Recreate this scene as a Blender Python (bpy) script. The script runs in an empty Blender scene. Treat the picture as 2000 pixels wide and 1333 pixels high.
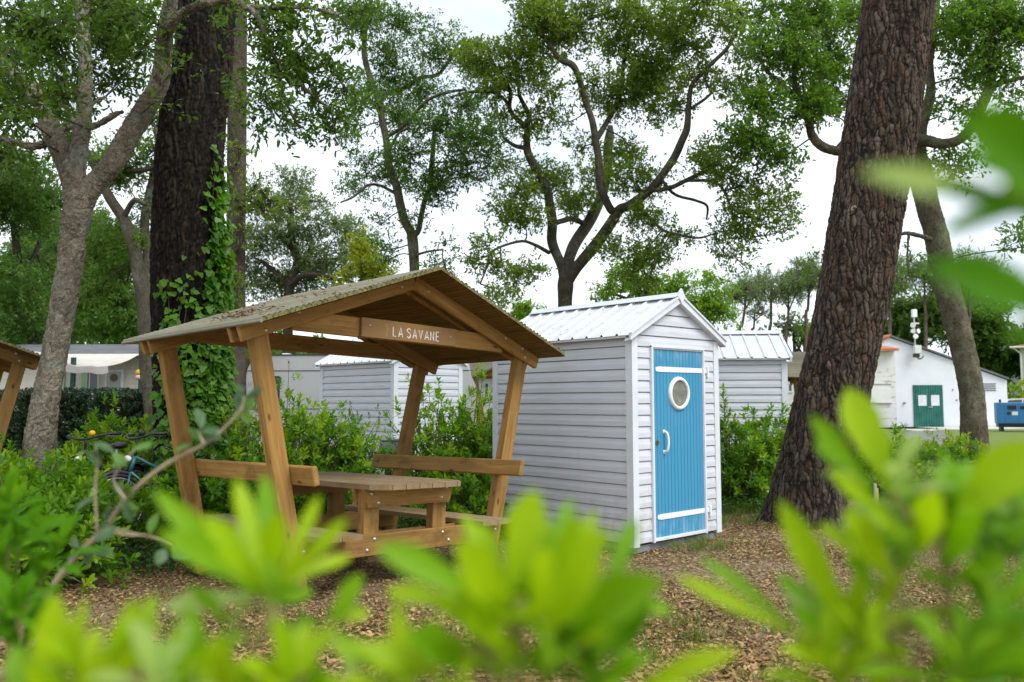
import bpy, bmesh, math, random
import numpy as np
from mathutils import Vector, Matrix
rng = np.random.default_rng(11)
random.seed(5)
SC = bpy.context.scene
COL = SC.collection
PI = math.pi
# ------------------------------------------------------------------ survey camera (used to turn measured bearings into ground positions)
F, PITCH, ROLL, EYE = 1600.0, 0.0730, -0.0022, 1.4625
_c, _s = math.cos(PITCH), math.sin(PITCH)
FWD = np.array([0, _c, _s]); UP0 = np.array([0, -_s, _c]); RT0 = np.array([1.0, 0, 0])
CR = math.cos(ROLL) * RT0 + math.sin(ROLL) * UP0
CU = -math.sin(ROLL) * RT0 + math.cos(ROLL) * UP0
def bearing(x, y):
    return FWD + CR * (x - 1000) / F - CU * (y - 666.5) / F
def at(x, y, Y):
    d = bearing(x, y); t = Y / d[1]
    return np.array([0, 0, EYE]) + d * t
def ground(x, y, z=0.0):
    d = bearing(x, y); t = (z - EYE) / d[2]
    return np.array([0, 0, EYE]) + d * t
def gx(x, Y):          # ground point under bearing x at distance Y
    p = at(x, 783, Y); p[2] = 0; return p
# ------------------------------------------------------------------ objects
def thing(name, label, cat, loc=(0, 0, 0), mw=None, group=None):
    o = bpy.data.objects.new(name, None); COL.objects.link(o)
    if mw is not None: o.matrix_world = mw
    else: o.location = loc
    o.empty_display_size = 0.2
    tag(o, label, cat, group)
    return o
def tag(o, label=None, cat=None, group=None, kind=None):
    if label: o['label'] = label
    if cat: o['category'] = cat
    if group: o['group'] = group
    if kind: o['kind'] = kind
    return o
def copy_tree(o, parent=None):
    c = o.copy(); COL.objects.link(c)
    if parent is not None:
        c.parent = parent; c.matrix_parent_inverse = o.matrix_parent_inverse.copy()
    for ch in list(o.children): copy_tree(ch, c)
    return c
def link(name, me, mat, parent=None):
    if mat is not None: me.materials.append(mat)
    o = bpy.data.objects.new(name, me); COL.objects.link(o)
    if parent is not None: o.parent = parent
    return o
def np_mesh(name, V, faces, smooth=False):
    """V (n,3); faces: list of (m,k) int arrays."""
    me = bpy.data.meshes.new(name)
    V = np.asarray(V, np.float32)
    me.vertices.add(len(V)); me.vertices.foreach_set('co', V.ravel())
    fl = [np.asarray(f, np.int32) for f in faces if len(f)]
    loops = np.concatenate([f.ravel() for f in fl])
    tot = np.concatenate([np.full(len(f), f.shape[1], np.int32) for f in fl])
    st = np.concatenate([[0], np.cumsum(tot)[:-1]]).astype(np.int32)
    me.loops.add(len(loops)); me.loops.foreach_set('vertex_index', loops)
    me.polygons.add(len(tot)); me.polygons.foreach_set('loop_start', st); me.polygons.foreach_set('loop_total', tot)
    if smooth: me.polygons.foreach_set('use_smooth', np.ones(len(tot), bool))
    me.update(calc_edges=True)
    return me
# ------------------------------------------------------------------ mesh builder
def _unit(v):
    v = np.asarray(v, float); return v / (np.linalg.norm(v) + 1e-12)
_cb = {}
def chamfer_box(hx, hy, hz, r):
    key = (round(hx, 4), round(hy, 4), round(hz, 4), round(r, 4))
    if key in _cb: return _cb[key]
    bm = bmesh.new(); bmesh.ops.create_cube(bm, size=1)
    for v in bm.verts: v.co = Vector((v.co.x * 2 * hx, v.co.y * 2 * hy, v.co.z * 2 * hz))
    if r > 0: bmesh.ops.bevel(bm, geom=list(bm.edges), offset=min(r, .45 * min(hx, hy, hz) * 2), segments=1, affect='EDGES')
    bm.verts.ensure_lookup_table()
    V = np.array([v.co[:] for v in bm.verts]); Fc = [[v.index for v in f.verts] for f in bm.faces]
    bm.free(); _cb[key] = (V, Fc); return V, Fc
class MB:
    def __init__(s, origin=(0, 0, 0)):
        s.v = []; s.f = []; s.g = []; s.n = 0; s.o = np.asarray(origin, float)
    def add(s, V, Fc, G=None):
        V = np.asarray(V, float)
        s.v.append(V - s.o); s.f += [[i + s.n for i in f] for f in Fc]
        s.g.append(np.asarray(G if G is not None else V, float)); s.n += len(V); return s
    def box(s, c, h, r=0.0, R=None):
        V, Fc = chamfer_box(h[0], h[1], h[2], r)
        G = V.copy() + random.random() * 50
        if R is not None: V = V @ np.asarray(R).T
        return s.add(V + np.asarray(c, float), Fc, G)
    def bar(s, p, q, w, h, up=(0, 0, 1), r=0.004):
        """board from p to q; w = width across (side), h = height along up"""
        p = np.asarray(p, float); q = np.asarray(q, float)
        d = q - p; L = np.linalg.norm(d); a = d / L
        side = np.cross(a, np.asarray(up, float)); side = _unit(side); u2 = np.cross(side, a)
        R = np.stack([a, side, u2], 1)
        return s.box((p + q) / 2, (L / 2, w / 2, h / 2), r, R)
    def tube(s, pts, rad, n=8, cap=True):
        V, Q = tube_arrays(np.asarray(pts, float), np.broadcast_to(np.asarray(rad, float), (len(pts),)), n)
        Fc = [list(q) for q in Q]
        if cap:
            Fc.append(list(range(n))[::-1]); Fc.append(list(range(len(V) - n, len(V))))
        return s.add(V, Fc)
    def cyl(s, c, ax, r, L, n=16, r2=None):
        c = np.asarray(c, float); ax = _unit(ax)
        return s.tube([c - ax * L / 2, c + ax * L / 2], [r, r if r2 is None else r2], n)
    def prism(s, poly, d):
        """polygon (k,3) extruded by vector d"""
        P = np.asarray(poly, float); k = len(P); d = np.asarray(d, float)
        V = np.concatenate([P, P + d])
        Fc = [list(range(k)), list(range(2 * k - 1, k - 1, -1))] + [[i, i + k, (i + 1) % k + k, (i + 1) % k] for i in range(k)]
        return s.add(V, Fc)
    def loft(s, A, B):
        """two polylines with equal number of points joined by quads"""
        A = np.asarray(A, float); B = np.asarray(B, float); k = len(A)
        return s.add(np.concatenate([A, B]), [[i, i + 1, k + i + 1, k + i] for i in range(k - 1)])
    def ball(s, c, r, n=10, m=7, sc=(1, 1, 1)):
        V = []; Fc = []
        for i in range(1, m):
            t = PI * i / m
            for j in range(n):
                a = 2 * PI * j / n
                V.append((math.sin(t) * math.cos(a) * sc[0] * r, math.sin(t) * math.sin(a) * sc[1] * r, math.cos(t) * sc[2] * r))
        V += [(0, 0, r * sc[2]), (0, 0, -r * sc[2])]
        for i in range(m - 2):
            for j in range(n):
                Fc.append([i * n + j, (i + 1) * n + j, (i + 1) * n + (j + 1) % n, i * n + (j + 1) % n])
        a = len(V) - 2
        for j in range(n):
            Fc.append([a, j, (j + 1) % n]); Fc.append([a + 1, (m - 2) * n + (j + 1) % n, (m - 2) * n + j])
        return s.add(np.array(V) + np.asarray(c, float), Fc)
    def build(s, name, mat, parent=None, smooth=False):
        me = bpy.data.meshes.new(name)
        V = np.concatenate(s.v)
        me.from_pydata(V.tolist(), [], s.f)
        at_ = me.attributes.new('gc', 'FLOAT_VECTOR', 'POINT')
        at_.data.foreach_set('vector', np.concatenate(s.g).astype(np.float32).ravel())
        bm = bmesh.new(); bm.from_mesh(me); bmesh.ops.recalc_face_normals(bm, faces=list(bm.faces)); bm.to_mesh(me); bm.free()
        if smooth: me.polygons.foreach_set('use_smooth', np.ones(len(me.polygons), bool))
        me.update()
        return link(name, me, mat, parent)
def tube_arrays(P, rad, n):
    k = len(P)
    T = np.gradient(P, axis=0); T /= np.linalg.norm(T, axis=1)[:, None] + 1e-12
    ref = np.array([0, 0, 1.0]) if abs(T[0][2]) < .9 else np.array([1.0, 0, 0])
    N = np.zeros_like(P); N[0] = _unit(np.cross(np.cross(T[0], ref), T[0]))
    for i in range(1, k):
        v = N[i - 1] - T[i] * (N[i - 1] @ T[i]); N[i] = _unit(v)
    B = np.cross(T, N)
    a = np.arange(n) * 2 * PI / n
    V = P[:, None] + (N[:, None] * np.cos(a)[None, :, None] + B[:, None] * np.sin(a)[None, :, None]) * rad[:, None, None]
    idx = np.arange(k * n).reshape(k, n); j2 = (np.arange(n) + 1) % n
    Q = np.stack([idx[:-1], idx[:-1][:, j2], idx[1:][:, j2], idx[1:]], -1).reshape(-1, 4)
    return V.reshape(-1, 3), Q
def catmull(P, m=6):
    P = np.asarray(P, float)
    if len(P) < 3: 
        t = np.linspace(0, 1, m + 1)[:, None]; return P[0] * (1 - t) + P[-1] * t
    Q = np.concatenate([[2 * P[0] - P[1]], P, [2 * P[-1] - P[-2]]]); out = []
    for i in range(1, len(Q) - 2):
        t = np.linspace(0, 1, m, endpoint=False)[:, None]
        a, b, c, d = Q[i - 1], Q[i], Q[i + 1], Q[i + 2]
        out.append(.5 * (2 * b + (c - a) * t + (2 * a - 5 * b + 4 * c - d) * t ** 2 + (3 * b - a - 3 * c + d) * t ** 3))
    out.append(P[-1:]); return np.concatenate(out)
# ------------------------------------------------------------------ materials
class M:
    def __init__(s, name):
        s.m = bpy.data.materials.new(name); s.m.use_nodes = True
        s.nt = s.m.node_tree; s.nt.nodes.clear()
        s.out = s.n('ShaderNodeOutputMaterial')
    def n(s, t, **k):
        x = s.nt.nodes.new(t)
        for a, b in k.items(): setattr(x, a, b)
        return x
    def set(s, node, i, v):
        sock = node.inputs[i]
        if hasattr(v, 'is_output') or isinstance(v, bpy.types.NodeSocket): s.nt.links.new(v, sock)
        else: sock.default_value = v
    def coord(s, which='Object', scale=(1, 1, 1)):
        if which == 'gc':
            o = s.n('ShaderNodeAttribute', attribute_name='gc').outputs['Vector']
        elif which == 'pos': o = s.n('ShaderNodeNewGeometry').outputs['Position']
        else: o = s.n('ShaderNodeTexCoord').outputs[which]
        mp = s.n('ShaderNodeMapping'); s.set(mp, 0, o); mp.inputs['Scale'].default_value = scale
        return mp.outputs[0]
    def noise(s, co, scale, detail=4, rough=.55, dist=0, out='Fac'):
        x = s.n('ShaderNodeTexNoise'); s.set(x, 'Vector', co); s.set(x, 'Scale', scale); s.set(x, 'Detail', detail)
        s.set(x, 'Roughness', rough); s.set(x, 'Distortion', dist); return x.outputs[out]
    def voro(s, co, scale, feature='F1', out='Distance', rnd=1.0):
        x = s.n('ShaderNodeTexVoronoi', feature=feature); s.set(x, 'Vector', co); s.set(x, 'Scale', scale); s.set(x, 'Randomness', rnd)
        return x.outputs[out]
    def ramp(s, fac, stops, interp='LINEAR'):
        x = s.n('ShaderNodeValToRGB'); s.set(x, 0, fac); cr = x.color_ramp; cr.interpolation = interp
        while len(cr.elements) < len(stops): cr.elements.new(.5)
        for e, (p, c) in zip(cr.elements, stops):
            e.position = p; e.color = (c, c, c, 1) if isinstance(c, (int, float)) else (*c, 1)
        return x.outputs[0]
    def mix(s, fac, a, b, mode='MIX'):
        x = s.n('ShaderNodeMix', data_type='RGBA', blend_type=mode)
        def st(i, v):
            if isinstance(v, tuple) and len(v) == 3: v = (*v, 1)
            s.set(x, i, v)
        st(0, fac); st(6, a); st(7, b); return x.outputs[2]
    def math(s, op, a, b=0.0, c=0.0):
        x = s.n('ShaderNodeMath', operation=op); s.set(x, 0, a); s.set(x, 1, b); s.set(x, 2, c); return x.outputs[0]
    def bump(s, h, strength=.5, dist=.01):
        x = s.n('ShaderNodeBump'); s.set(x, 'Height', h); s.set(x, 'Strength', strength); s.set(x, 'Distance', dist); return x.outputs[0]
    def bsdf(s, col, rough=.7, spec=.3, normal=None, metal=0.0):
        x = s.n('ShaderNodeBsdfPrincipled')
        if isinstance(col, tuple): col = (*col, 1)
        s.set(x, 'Base Color', col); s.set(x, 'Roughness', rough); s.set(x, 'Specular IOR Level', spec); s.set(x, 'Metallic', metal)
        if normal is not None: s.set(x, 'Normal', normal)
        return x.outputs[0]
    def done(s, sh):
        s.nt.links.new(sh, s.out.inputs[0]); return s.m
def plain(name, col, rough=.6, spec=.3, var=.12, scale=6, metal=0.0, bump=.0):
    m = M(name); co = m.coord('Object')
    n = m.noise(co, scale, 5)
    c = m.mix(m.ramp(n, [(.3, 0.0), (.7, 1.0)]), tuple(x * (1 - var) for x in col), tuple(min(1, x * (1 + var)) for x in col))
    nb = m.bump(m.noise(co, scale * 12, 3), bump, .004) if bump else None
    return m.done(m.bsdf(c, rough, spec, nb, metal))
def wood(name, light, dark, grey=None, weather=.0, knots=True):
    m = M(name); co = m.coord('gc', (1.6, 26, 26)); co2 = m.coord('gc', (.9, 5, 5)); co3 = m.coord('gc', (1, 1, 1))
    g = m.noise(co, 1.0, 6, .6, .6); g2 = m.noise(co2, 1.0, 3, .5)
    c = m.mix(m.ramp(g, [(.32, 0.0), (.68, 1.0)]), dark, light)
    c = m.mix(m.ramp(g2, [(.35, .0), (.7, .55)]), c, tuple(x * .62 for x in light))
    if knots:
        k = m.voro(m.coord('gc', (3.2, 7.5, 7.5)), 1.0)
        c = m.mix(m.ramp(k, [(.05, .85), (.13, 0.0)]), c, tuple(x * .3 for x in dark))
        st = m.noise(m.coord('gc', (2.2, 3.5, 3.5)), 1.3, 5, .65)
        c = m.mix(m.ramp(st, [(.54, 0.0), (.72, .65)]), c, tuple(x * .40 for x in dark))
    if grey:
        w = m.noise(co3, 2.6, 5, .6)
        c = m.mix(m.ramp(w, [(.5 - weather * .5, 0.0), (.75 - weather * .35, min(1.0, .35 + weather))]), c, grey)
    if not knots:
        pb = m.noise(m.coord('gc', (.12, .85, 0)), 1.0, 2, .5); c = m.mix(m.ramp(pb, [(.36, .5), (.6, .0)]), c, tuple(x * .55 for x in dark))
    ob = m.n('ShaderNodeObjectInfo').outputs['Random']
    c = m.mix(1.0, c, m.ramp(ob, [(0.0, (.74, .74, .76)), (1.0, (1.12, 1.10, 1.06))]), 'MULTIPLY')
    return m.done(m.bsdf(c, .75, .22, m.bump(g, .55, .005)))
def leafmat(name, a, b, trans=.35, rough=.42, spec=.35, clump=.5, back=None):
    m = M(name)
    gi = m.n('ShaderNodeNewGeometry')
    r = gi.outputs['Random Per Island']
    c = m.mix(r, a, b)
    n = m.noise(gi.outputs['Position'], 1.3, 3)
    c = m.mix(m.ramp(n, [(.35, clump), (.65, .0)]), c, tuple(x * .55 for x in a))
    tc = m.mix(.5, c, tuple(min(1, x * y) for x, y in zip(b, (1.35, 1.3, .7))))
    p = m.bsdf(c, rough, spec)
    t = m.n('ShaderNodeBsdfTranslucent'); m.set(t, 'Color', tc)
    x = m.n('ShaderNodeMixShader'); m.set(x, 0, trans); m.nt.links.new(p, x.inputs[1]); m.nt.links.new(t.outputs[0], x.inputs[2])
    return m.done(x.outputs[0])
# ------------------------------------------------------------------ camera, light, sky
cam = bpy.data.objects.new('camera', bpy.data.cameras.new('camera')); COL.objects.link(cam); SC.camera = cam
cd = cam.data; cd.sensor_width = 36; cd.lens = F / 2000 * 36; cd.clip_start = .05; cd.clip_end = 900
mw = Matrix.Identity(4)
for i in range(3):
    mw[i][0] = CR[i]; mw[i][1] = CU[i]; mw[i][2] = -FWD[i]
mw.translation = (0, 0, EYE); cam.matrix_world = mw
cd.dof.use_dof = True; cd.dof.focus_distance = 8.2; cd.dof.aperture_fstop = 2.45
SUN_EL, SUN_AZ = math.radians(52), math.radians(128)     # azimuth clockwise from +Y
sl = bpy.data.lights.new('sun', 'SUN'); sl.energy = 1.5; sl.angle = math.radians(28); sl.color = (1, .975, .93)
so = bpy.data.objects.new('sun', sl); COL.objects.link(so)
sd = Vector((math.sin(SUN_AZ) * math.cos(SUN_EL), math.cos(SUN_AZ) * math.cos(SUN_EL), math.sin(SUN_EL)))
so.rotation_euler = sd.to_track_quat('Z', 'Y').to_euler()
w = bpy.data.worlds.new('World'); SC.world = w; w.use_nodes = True
nt = w.node_tree; nt.nodes.clear()
wo = nt.nodes.new('ShaderNodeOutputWorld')
sky = nt.nodes.new('ShaderNodeTexSky'); sky.sky_type = 'NISHITA'; sky.sun_disc = False; sky.sun_elevation = SUN_EL; sky.sun_rotation = SUN_AZ
b1 = nt.nodes.new('ShaderNodeBackground'); nt.links.new(sky.outputs[0], b1.inputs[0]); b1.inputs[1].default_value = .07
tc = nt.nodes.new('ShaderNodeTexCoord'); mp = nt.nodes.new('ShaderNodeMapping'); mp.inputs['Scale'].default_value = (1.2, 1.2, 4.5)
nt.links.new(tc.outputs['Generated'], mp.inputs[0])
nz = nt.nodes.new('ShaderNodeTexNoise'); nz.inputs['Scale'].default_value = 2.2; nz.inputs['Detail'].default_value = 5; nz.inputs['Roughness'].default_value = .5
nt.links.new(mp.outputs[0], nz.inputs['Vector'])
cr = nt.nodes.new('ShaderNodeValToRGB'); nt.links.new(nz.outputs[0], cr.inputs[0])
cr.color_ramp.elements[0].position = .28; cr.color_ramp.elements[0].color = (.56, .63, .72, 1)
cr.color_ramp.elements[1].position = .60; cr.color_ramp.elements[1].color = (.90, .945, 1.0, 1)
b2 = nt.nodes.new('ShaderNodeBackground'); nt.links.new(cr.outputs[0], b2.inputs[0]); b2.inputs[1].default_value = .86
mx = nt.nodes.new('ShaderNodeMixShader'); mx.inputs[0].default_value = .88
nt.links.new(b1.outputs[0], mx.inputs[1]); nt.links.new(b2.outputs[0], mx.inputs[2]); nt.links.new(mx.outputs[0], wo.inputs[0])
vs = SC.view_settings; vs.view_transform = 'Standard'; vs.look = 'None'; vs.exposure = .98; vs.gamma = 1
cy_ = SC.cycles
cy_.use_denoising = True; cy_.max_bounces = 7; cy_.diffuse_bounces = 4; cy_.glossy_bounces = 3; cy_.transmission_bounces = 4
cy_.transparent_max_bounces = 4; cy_.use_adaptive_sampling = True; cy_.adaptive_threshold = .02; cy_.sample_clamp_indirect = 6
# ------------------------------------------------------------------ ground
def build_ground():
    xs = np.unique(np.concatenate([np.arange(-10, 10.01, .2), -np.geomspace(10, 420, 34), np.geomspace(10, 420, 34)]))
    ys = np.unique(np.concatenate([np.arange(-2, 18.01, .2), np.geomspace(18, 620, 46), -np.geomspace(2, 160, 20)]))
    X, Y = np.meshgrid(xs, ys)
    Z = .018 * np.sin(X * 2.1 + 1.3 * np.sin(Y * .9)) * np.cos(Y * 1.7 + .6 * X) + .012 * np.sin(X * 5.3 + Y * 3.1) * np.sin(Y * 6.1 - X * 2.2) - .012
    Z += .09 * np.exp(-(((X - 3.55) / .95) ** 2 + ((Y - 9.6) / .95) ** 2))          # root mound of the pine
    far = np.clip((np.hypot(X, Y) - 14) / 10, 0, 1); Z *= (1 - far)
    k = len(xs); idx = np.arange(X.size).reshape(X.shape)
    Q = np.stack([idx[:-1, :-1], idx[:-1, 1:], idx[1:, 1:], idx[1:, :-1]], -1).reshape(-1, 4)
    me = np_mesh('ground', np.stack([X, Y, Z], -1).reshape(-1, 3), [Q], True)
    m = M('ground_litter'); co = m.coord('Object'); sep = m.n('ShaderNodeSeparateXYZ'); m.set(sep, 0, co)
    v1 = m.voro(co, 26, out='Color'); vd = m.voro(co, 26); v2 = m.voro(m.coord('Object', (1, 1.7, 1)), 38, out='Color')
    bw = m.n('ShaderNodeRGBToBW'); m.set(bw, 0, v1); bw2 = m.n('ShaderNodeRGBToBW'); m.set(bw2, 0, v2)
    lit = m.ramp(bw.outputs[0], [(.15, (.10, .065, .034)), (.4, (.20, .135, .07)), (.62, (.30, .21, .115)), (.9, (.46, .35, .21))])
    lit2 = m.ramp(bw2.outputs[0], [(.2, (.085, .055, .03)), (.55, (.25, .17, .09)), (.9, (.42, .315, .185))])
    c = m.mix(m.ramp(m.noise(co, 40, 2), [(.45, 0.0), (.55, 1.0)]), lit, lit2)
    c = m.mix(m.ramp(vd, [(.35, 0.0), (.75, .75)]), c, (.045, .028, .017))
    soil = m.mix(m.noise(co, 60, 4), (.19, .14, .09), (.32, .26, .185))
    c = m.mix(m.ramp(m.noise(co, .62, 5, .6), [(.47, 0.0), (.60, .8)]), c, soil)
    gr = m.mix(m.noise(co, 55, 4), (.07, .12, .02), (.22, .27, .07))
    c = m.mix(m.ramp(m.noise(co, 1.15, 6, .7), [(.56, 0.0), (.68, .55)]), c, gr)
    far = m.math('SMOOTHSTEP', sep.outputs[1], 15, 22) if False else m.n('ShaderNodeMapRange', interpolation_type='SMOOTHSTEP')
    m.set(far, 0, sep.outputs[1]); m.set(far, 1, 14.0); m.set(far, 2, 22.0)
    lawn = m.mix(m.noise(co, 3, 5), (.10, .155, .03), (.20, .24, .075))
    c = m.mix(far.outputs[0], c, lawn)
    h = m.math('ADD', m.math('MULTIPLY', bw.outputs[0], .6), m.noise(co, 90, 4))
    me.materials.append(m.done(m.bsdf(c, .9, .12, m.bump(h, .7, .02))))
    o = bpy.data.objects.new('ground', me); COL.objects.link(o); tag(o, kind='structure')
build_ground()
def sheet(name, pts, z, mat, h=.004):
    mb = MB(); mb.prism([(x, y, z) for x, y in pts], (0, 0, -h)); return tag(mb.build(name, mat), kind='structure')
asphalt = plain('asphalt_grey', (.17, .17, .175), .9, .2, .15, 14, bump=.3)
concrete = plain('pale_concrete', (.50, .49, .47), .85, .2, .12, 5, bump=.3)
P_ = lambda x, y: tuple(ground(x, y)[:2])
sheet('path', [P_(1772, 842), P_(1850, 842), P_(1846, 860), P_(1822, 905), P_(1770, 905), P_(1776, 880)], .008, asphalt)
sheet('pavement', [P_(1745, 832.5), (14.0, 43.9), (29, 43.9), (29, 42.2), P_(1850, 840), P_(1790, 843), P_(1752, 838)], .03, concrete, .03)
# ------------------------------------------------------------------ picnic shelters
W_MAIN = wood('planed_pine', (.45, .258, .075), (.225, .125, .035), (.33, .275, .175), -.12)
W_WEATH = wood('weathered_pine', (.31, .195, .08), (.19, .115, .046), (.29, .25, .18), .30)
W_ROOF = wood('mossy_roof_board', (.27, .235, .135), (.21, .18, .10), (.28, .28, .22), .50, knots=False)
def edge_moss(name):
    m = M(name); n = m.noise(m.coord('Object'), 22, 4)
    return m.done(m.bsdf(m.mix(m.ramp(n, [(.35, 0.0), (.65, 1.0)]), (.10, .10, .035), (.235, .205, .085)), .85, .15))
W_EDGE = edge_moss('mossy_board_end')
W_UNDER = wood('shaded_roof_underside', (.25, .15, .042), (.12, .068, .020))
W_SIGN = wood('sign_board', (.47, .28, .115), (.40, .225, .085), knots=False)
STEEL = plain('zinc_bolt', (.62, .62, .63), .32, .6, .1, 30, metal=.85)
WHITE_PAINT = plain('white_lettering', (.84, .83, .80), .6, .3, .06, 40)
FAINT = plain('worn_emblem', (.60, .47, .33), .8, .2, .2, 60)
def letters(mb, x0, x1, y, z0, h, r, gap=.40):
    """rounded stroke capitals LA SAVANE in the plane y = const"""
    def arc(cx, cz, rx, rz, a0, a1, n=9):
        return [(cx + rx * math.cos(math.radians(a0 + (a1 - a0) * i / (n - 1))), cz + rz * math.sin(math.radians(a0 + (a1 - a0) * i / (n - 1)))) for i in range(n)]
    A = [[(0, 0), (.5, 1), (1, 0)], [(.17, .28), (.83, .28)]]
    G = {'L': [[(0, 1), (0, 0), (.95, 0)]], 'A': A, 'V': [[(0, 1), (.5, 0), (1, 1)]], 'N': [[(0, 0), (0, 1), (1, 0), (1, 1)]],
         'E': [[(.95, 1), (0, 1), (0, 0), (.95, 0)], [(0, .5), (.8, .5)]],
         'S': [arc(.5, .76, .47, .24, 25, 200) + arc(.5, .26, .5, .27, 80, -155, 11)]}
    seq = [('L', .62), ('A', .78), (' ', .42), ('S', .72), ('A', .78), ('V', .78), ('A', .78), ('N', .68), ('E', .62)]
    tot = sum(w_ + (gap if ch != ' ' else 0) for ch, w_ in seq) - gap
    k = (x1 - x0) / tot; x = x0
    for ch, w_ in seq:
        if ch == ' ': x += w_ * k * 1.0; continue
        for st in G[ch]:
            P = [(x + a * w_ * k * .92, y, z0 + b * h) for a, b in st]
            mb.tube(P, r, 6)
        x += (w_ + gap) * k * (1.03 if ch != 'A' else .97)
def shelter(name, label, cat, mw, group, sign=True):
    t = thing(name, label, cat, mw=mw, group=group)
    D = 1.4746
    sl_ang = math.atan2(2.566 - 1.969, 1.606)
    ca, sa = math.cos(sl_ang), math.sin(sl_ang)
    bolt = None
    def put_bolt(parent, x, y, z):
        mb = MB(); mb.ball((x, y, z), .012, 8, 5, (1, .6, 1)); mb.cyl((x, y + .004, z), (0, 1, 0), .015, .004, 10)
        mb.build('bolt', STEEL, parent, True)
    # roof: two slopes of half round battens running along the ridge
    for s in (-1, 1):
        n = 37; Ls = 1.606 / ca; wd = Ls / n
        y0, y1 = -.41, D + .41
        top = []; bot = []
        for i in range(n):
            for j in range(6):
                a = PI * j / 6; q = (i + j / 6) * wd
                top.append((q, .000 + .022 * math.sin(a) ** .7))
            bot += [(i * wd + .002, -.012), (i * wd + .004, -.020), ((i + 1) * wd - .004, -.020), ((i + 1) * wd - .002, -.012)]
        top.append((Ls, .0))
        def pt(q, h, y): return (s * (q * ca + h * sa), y, 2.548 - q * sa + h * ca)
        mb = MB()
        for prof in (top, bot):
            # a few cross cuts so that the boards end unevenly
            jit = [random.uniform(-.008, .008) for _ in range(n + 1)]
            A = [pt(q, h, y0 + jit[min(n, int(q / wd + 1e-6))]) for q, h in prof]; B = [pt(q, h, y1 + jit[-1 - min(n, int(q / wd + 1e-6))]) for q, h in prof]
            G = [(y, q * 1.0 + 7.3 * int(q / wd + 1e-6), h) for y in (y0, y1) for q, h in prof]
            k = len(A); mb.add(np.array(A + B), [[i, i + 1, k + i + 1, k + i] for i in range(k - 1)], G)
        for yy, jy in ((y0, 0), (y1, 0)):
            for i in range(n):
                q0, q1 = i * wd + .002, (i + 1) * wd - .002
                P = [pt(q0, -.012, yy), pt(q1, -.012, yy), pt(q1, .010, yy), pt((q0 + q1) / 2, .018, yy), pt(q0, .010, yy)]
                mb.add(np.array(P), [[0, 1, 2, 3, 4]])
        mb.add(np.array([pt(Ls, .006, y0), pt(Ls, .006, y1), pt(Ls, -.02, y1), pt(Ls, -.02, y0)]), [[0, 1, 2, 3]])
        mb.tube([pt(Ls, -.006, y0 - .002), pt(Ls, -.006, y1)], .012, 8)
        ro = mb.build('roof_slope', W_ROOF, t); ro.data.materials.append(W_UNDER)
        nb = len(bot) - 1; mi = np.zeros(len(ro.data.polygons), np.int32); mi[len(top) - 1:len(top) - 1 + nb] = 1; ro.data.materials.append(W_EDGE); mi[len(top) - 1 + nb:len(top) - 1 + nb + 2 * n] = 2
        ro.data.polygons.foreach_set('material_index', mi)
    # ridge beam and frames
    MB().bar((0, .05, 2.44), (0, D - .05, 2.44), .05, .10).build('ridge_beam', W_MAIN, t)
    for y in (0, D):
        for s in (-1, 1):
            mb = MB(); mb.bar((s * .9813, y, 0), (s * (.9813 + .22 * 2.02), y, 2.02), .09, .134, up=(1, 0, 0), r=.006)
            mb.build('leg', W_MAIN, t)
            for dy in (-.068, .068):
                a = np.array([s * .0, y + dy, 2.474]); q = 1.606 / ca - .03
                b = np.array([s * q * ca, y + dy, 2.474 - q * sa])
                mb = MB(); mb.bar(a, b, .044, .125, up=(0, 0, 1), r=.005)
                rf = mb.build('rafter', W_MAIN, t)
                if (dy < 0 and y == 0) or (dy > 0 and y > 0):
                    for q_, h_ in ((1.49, -.03), (1.43, .036), (1.18, .03), (.16, -.01)):
                        put_bolt(rf, s * (q_ * ca + h_ * sa), y + dy + math.copysign(.026, dy), 2.474 - q_ * sa + h_ * ca)
        MB().bar((-1.13, y, 2.038), (1.13, y, 2.038), .06, .155).build('tie_beam', W_MAIN, t)
        # table trestle: double trapezoid beam under the top, two posts, double low beam carrying the seats
        for dy in (-.068, .068):
            P = [(-.475, y + dy - .022, .757), (.475, y + dy - .022, .757), (.43, y + dy - .022, .612), (-.43, y + dy - .022, .612)]
            mb = MB(); mb.prism(P, (0, .044, 0)); mb.g = [mb.v[0] + random.random() * 40]
            tb = mb.build('table_beam', W_MAIN, t)
            mb = MB(); mb.bar((-1.03, y + dy, .32), (1.03, y + dy, .32), .044, .165, r=.006)
            lb = mb.build('seat_beam', W_MAIN, t)
            if (dy < 0) == (y == 0):
                e = math.copysign(.026, dy)
                for x, z in ((-.40, .72), (-.33, .645), (.34, .655), (.40, .735)): put_bolt(tb, x, y + dy + e, z)
                for x, z in ((-.36, .365), (-.43, .285), (.36, .36), (.43, .29), (-1.0, .33), (1.0, .33)): put_bolt(lb, x, y + dy + e, z)
        for s in (-1, 1):
            MB().bar((s * .36, y, .245), (s * .36, y, .757), .09, .15, up=(1, 0, 0), r=.006).build('post', W_MAIN, t)
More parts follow.
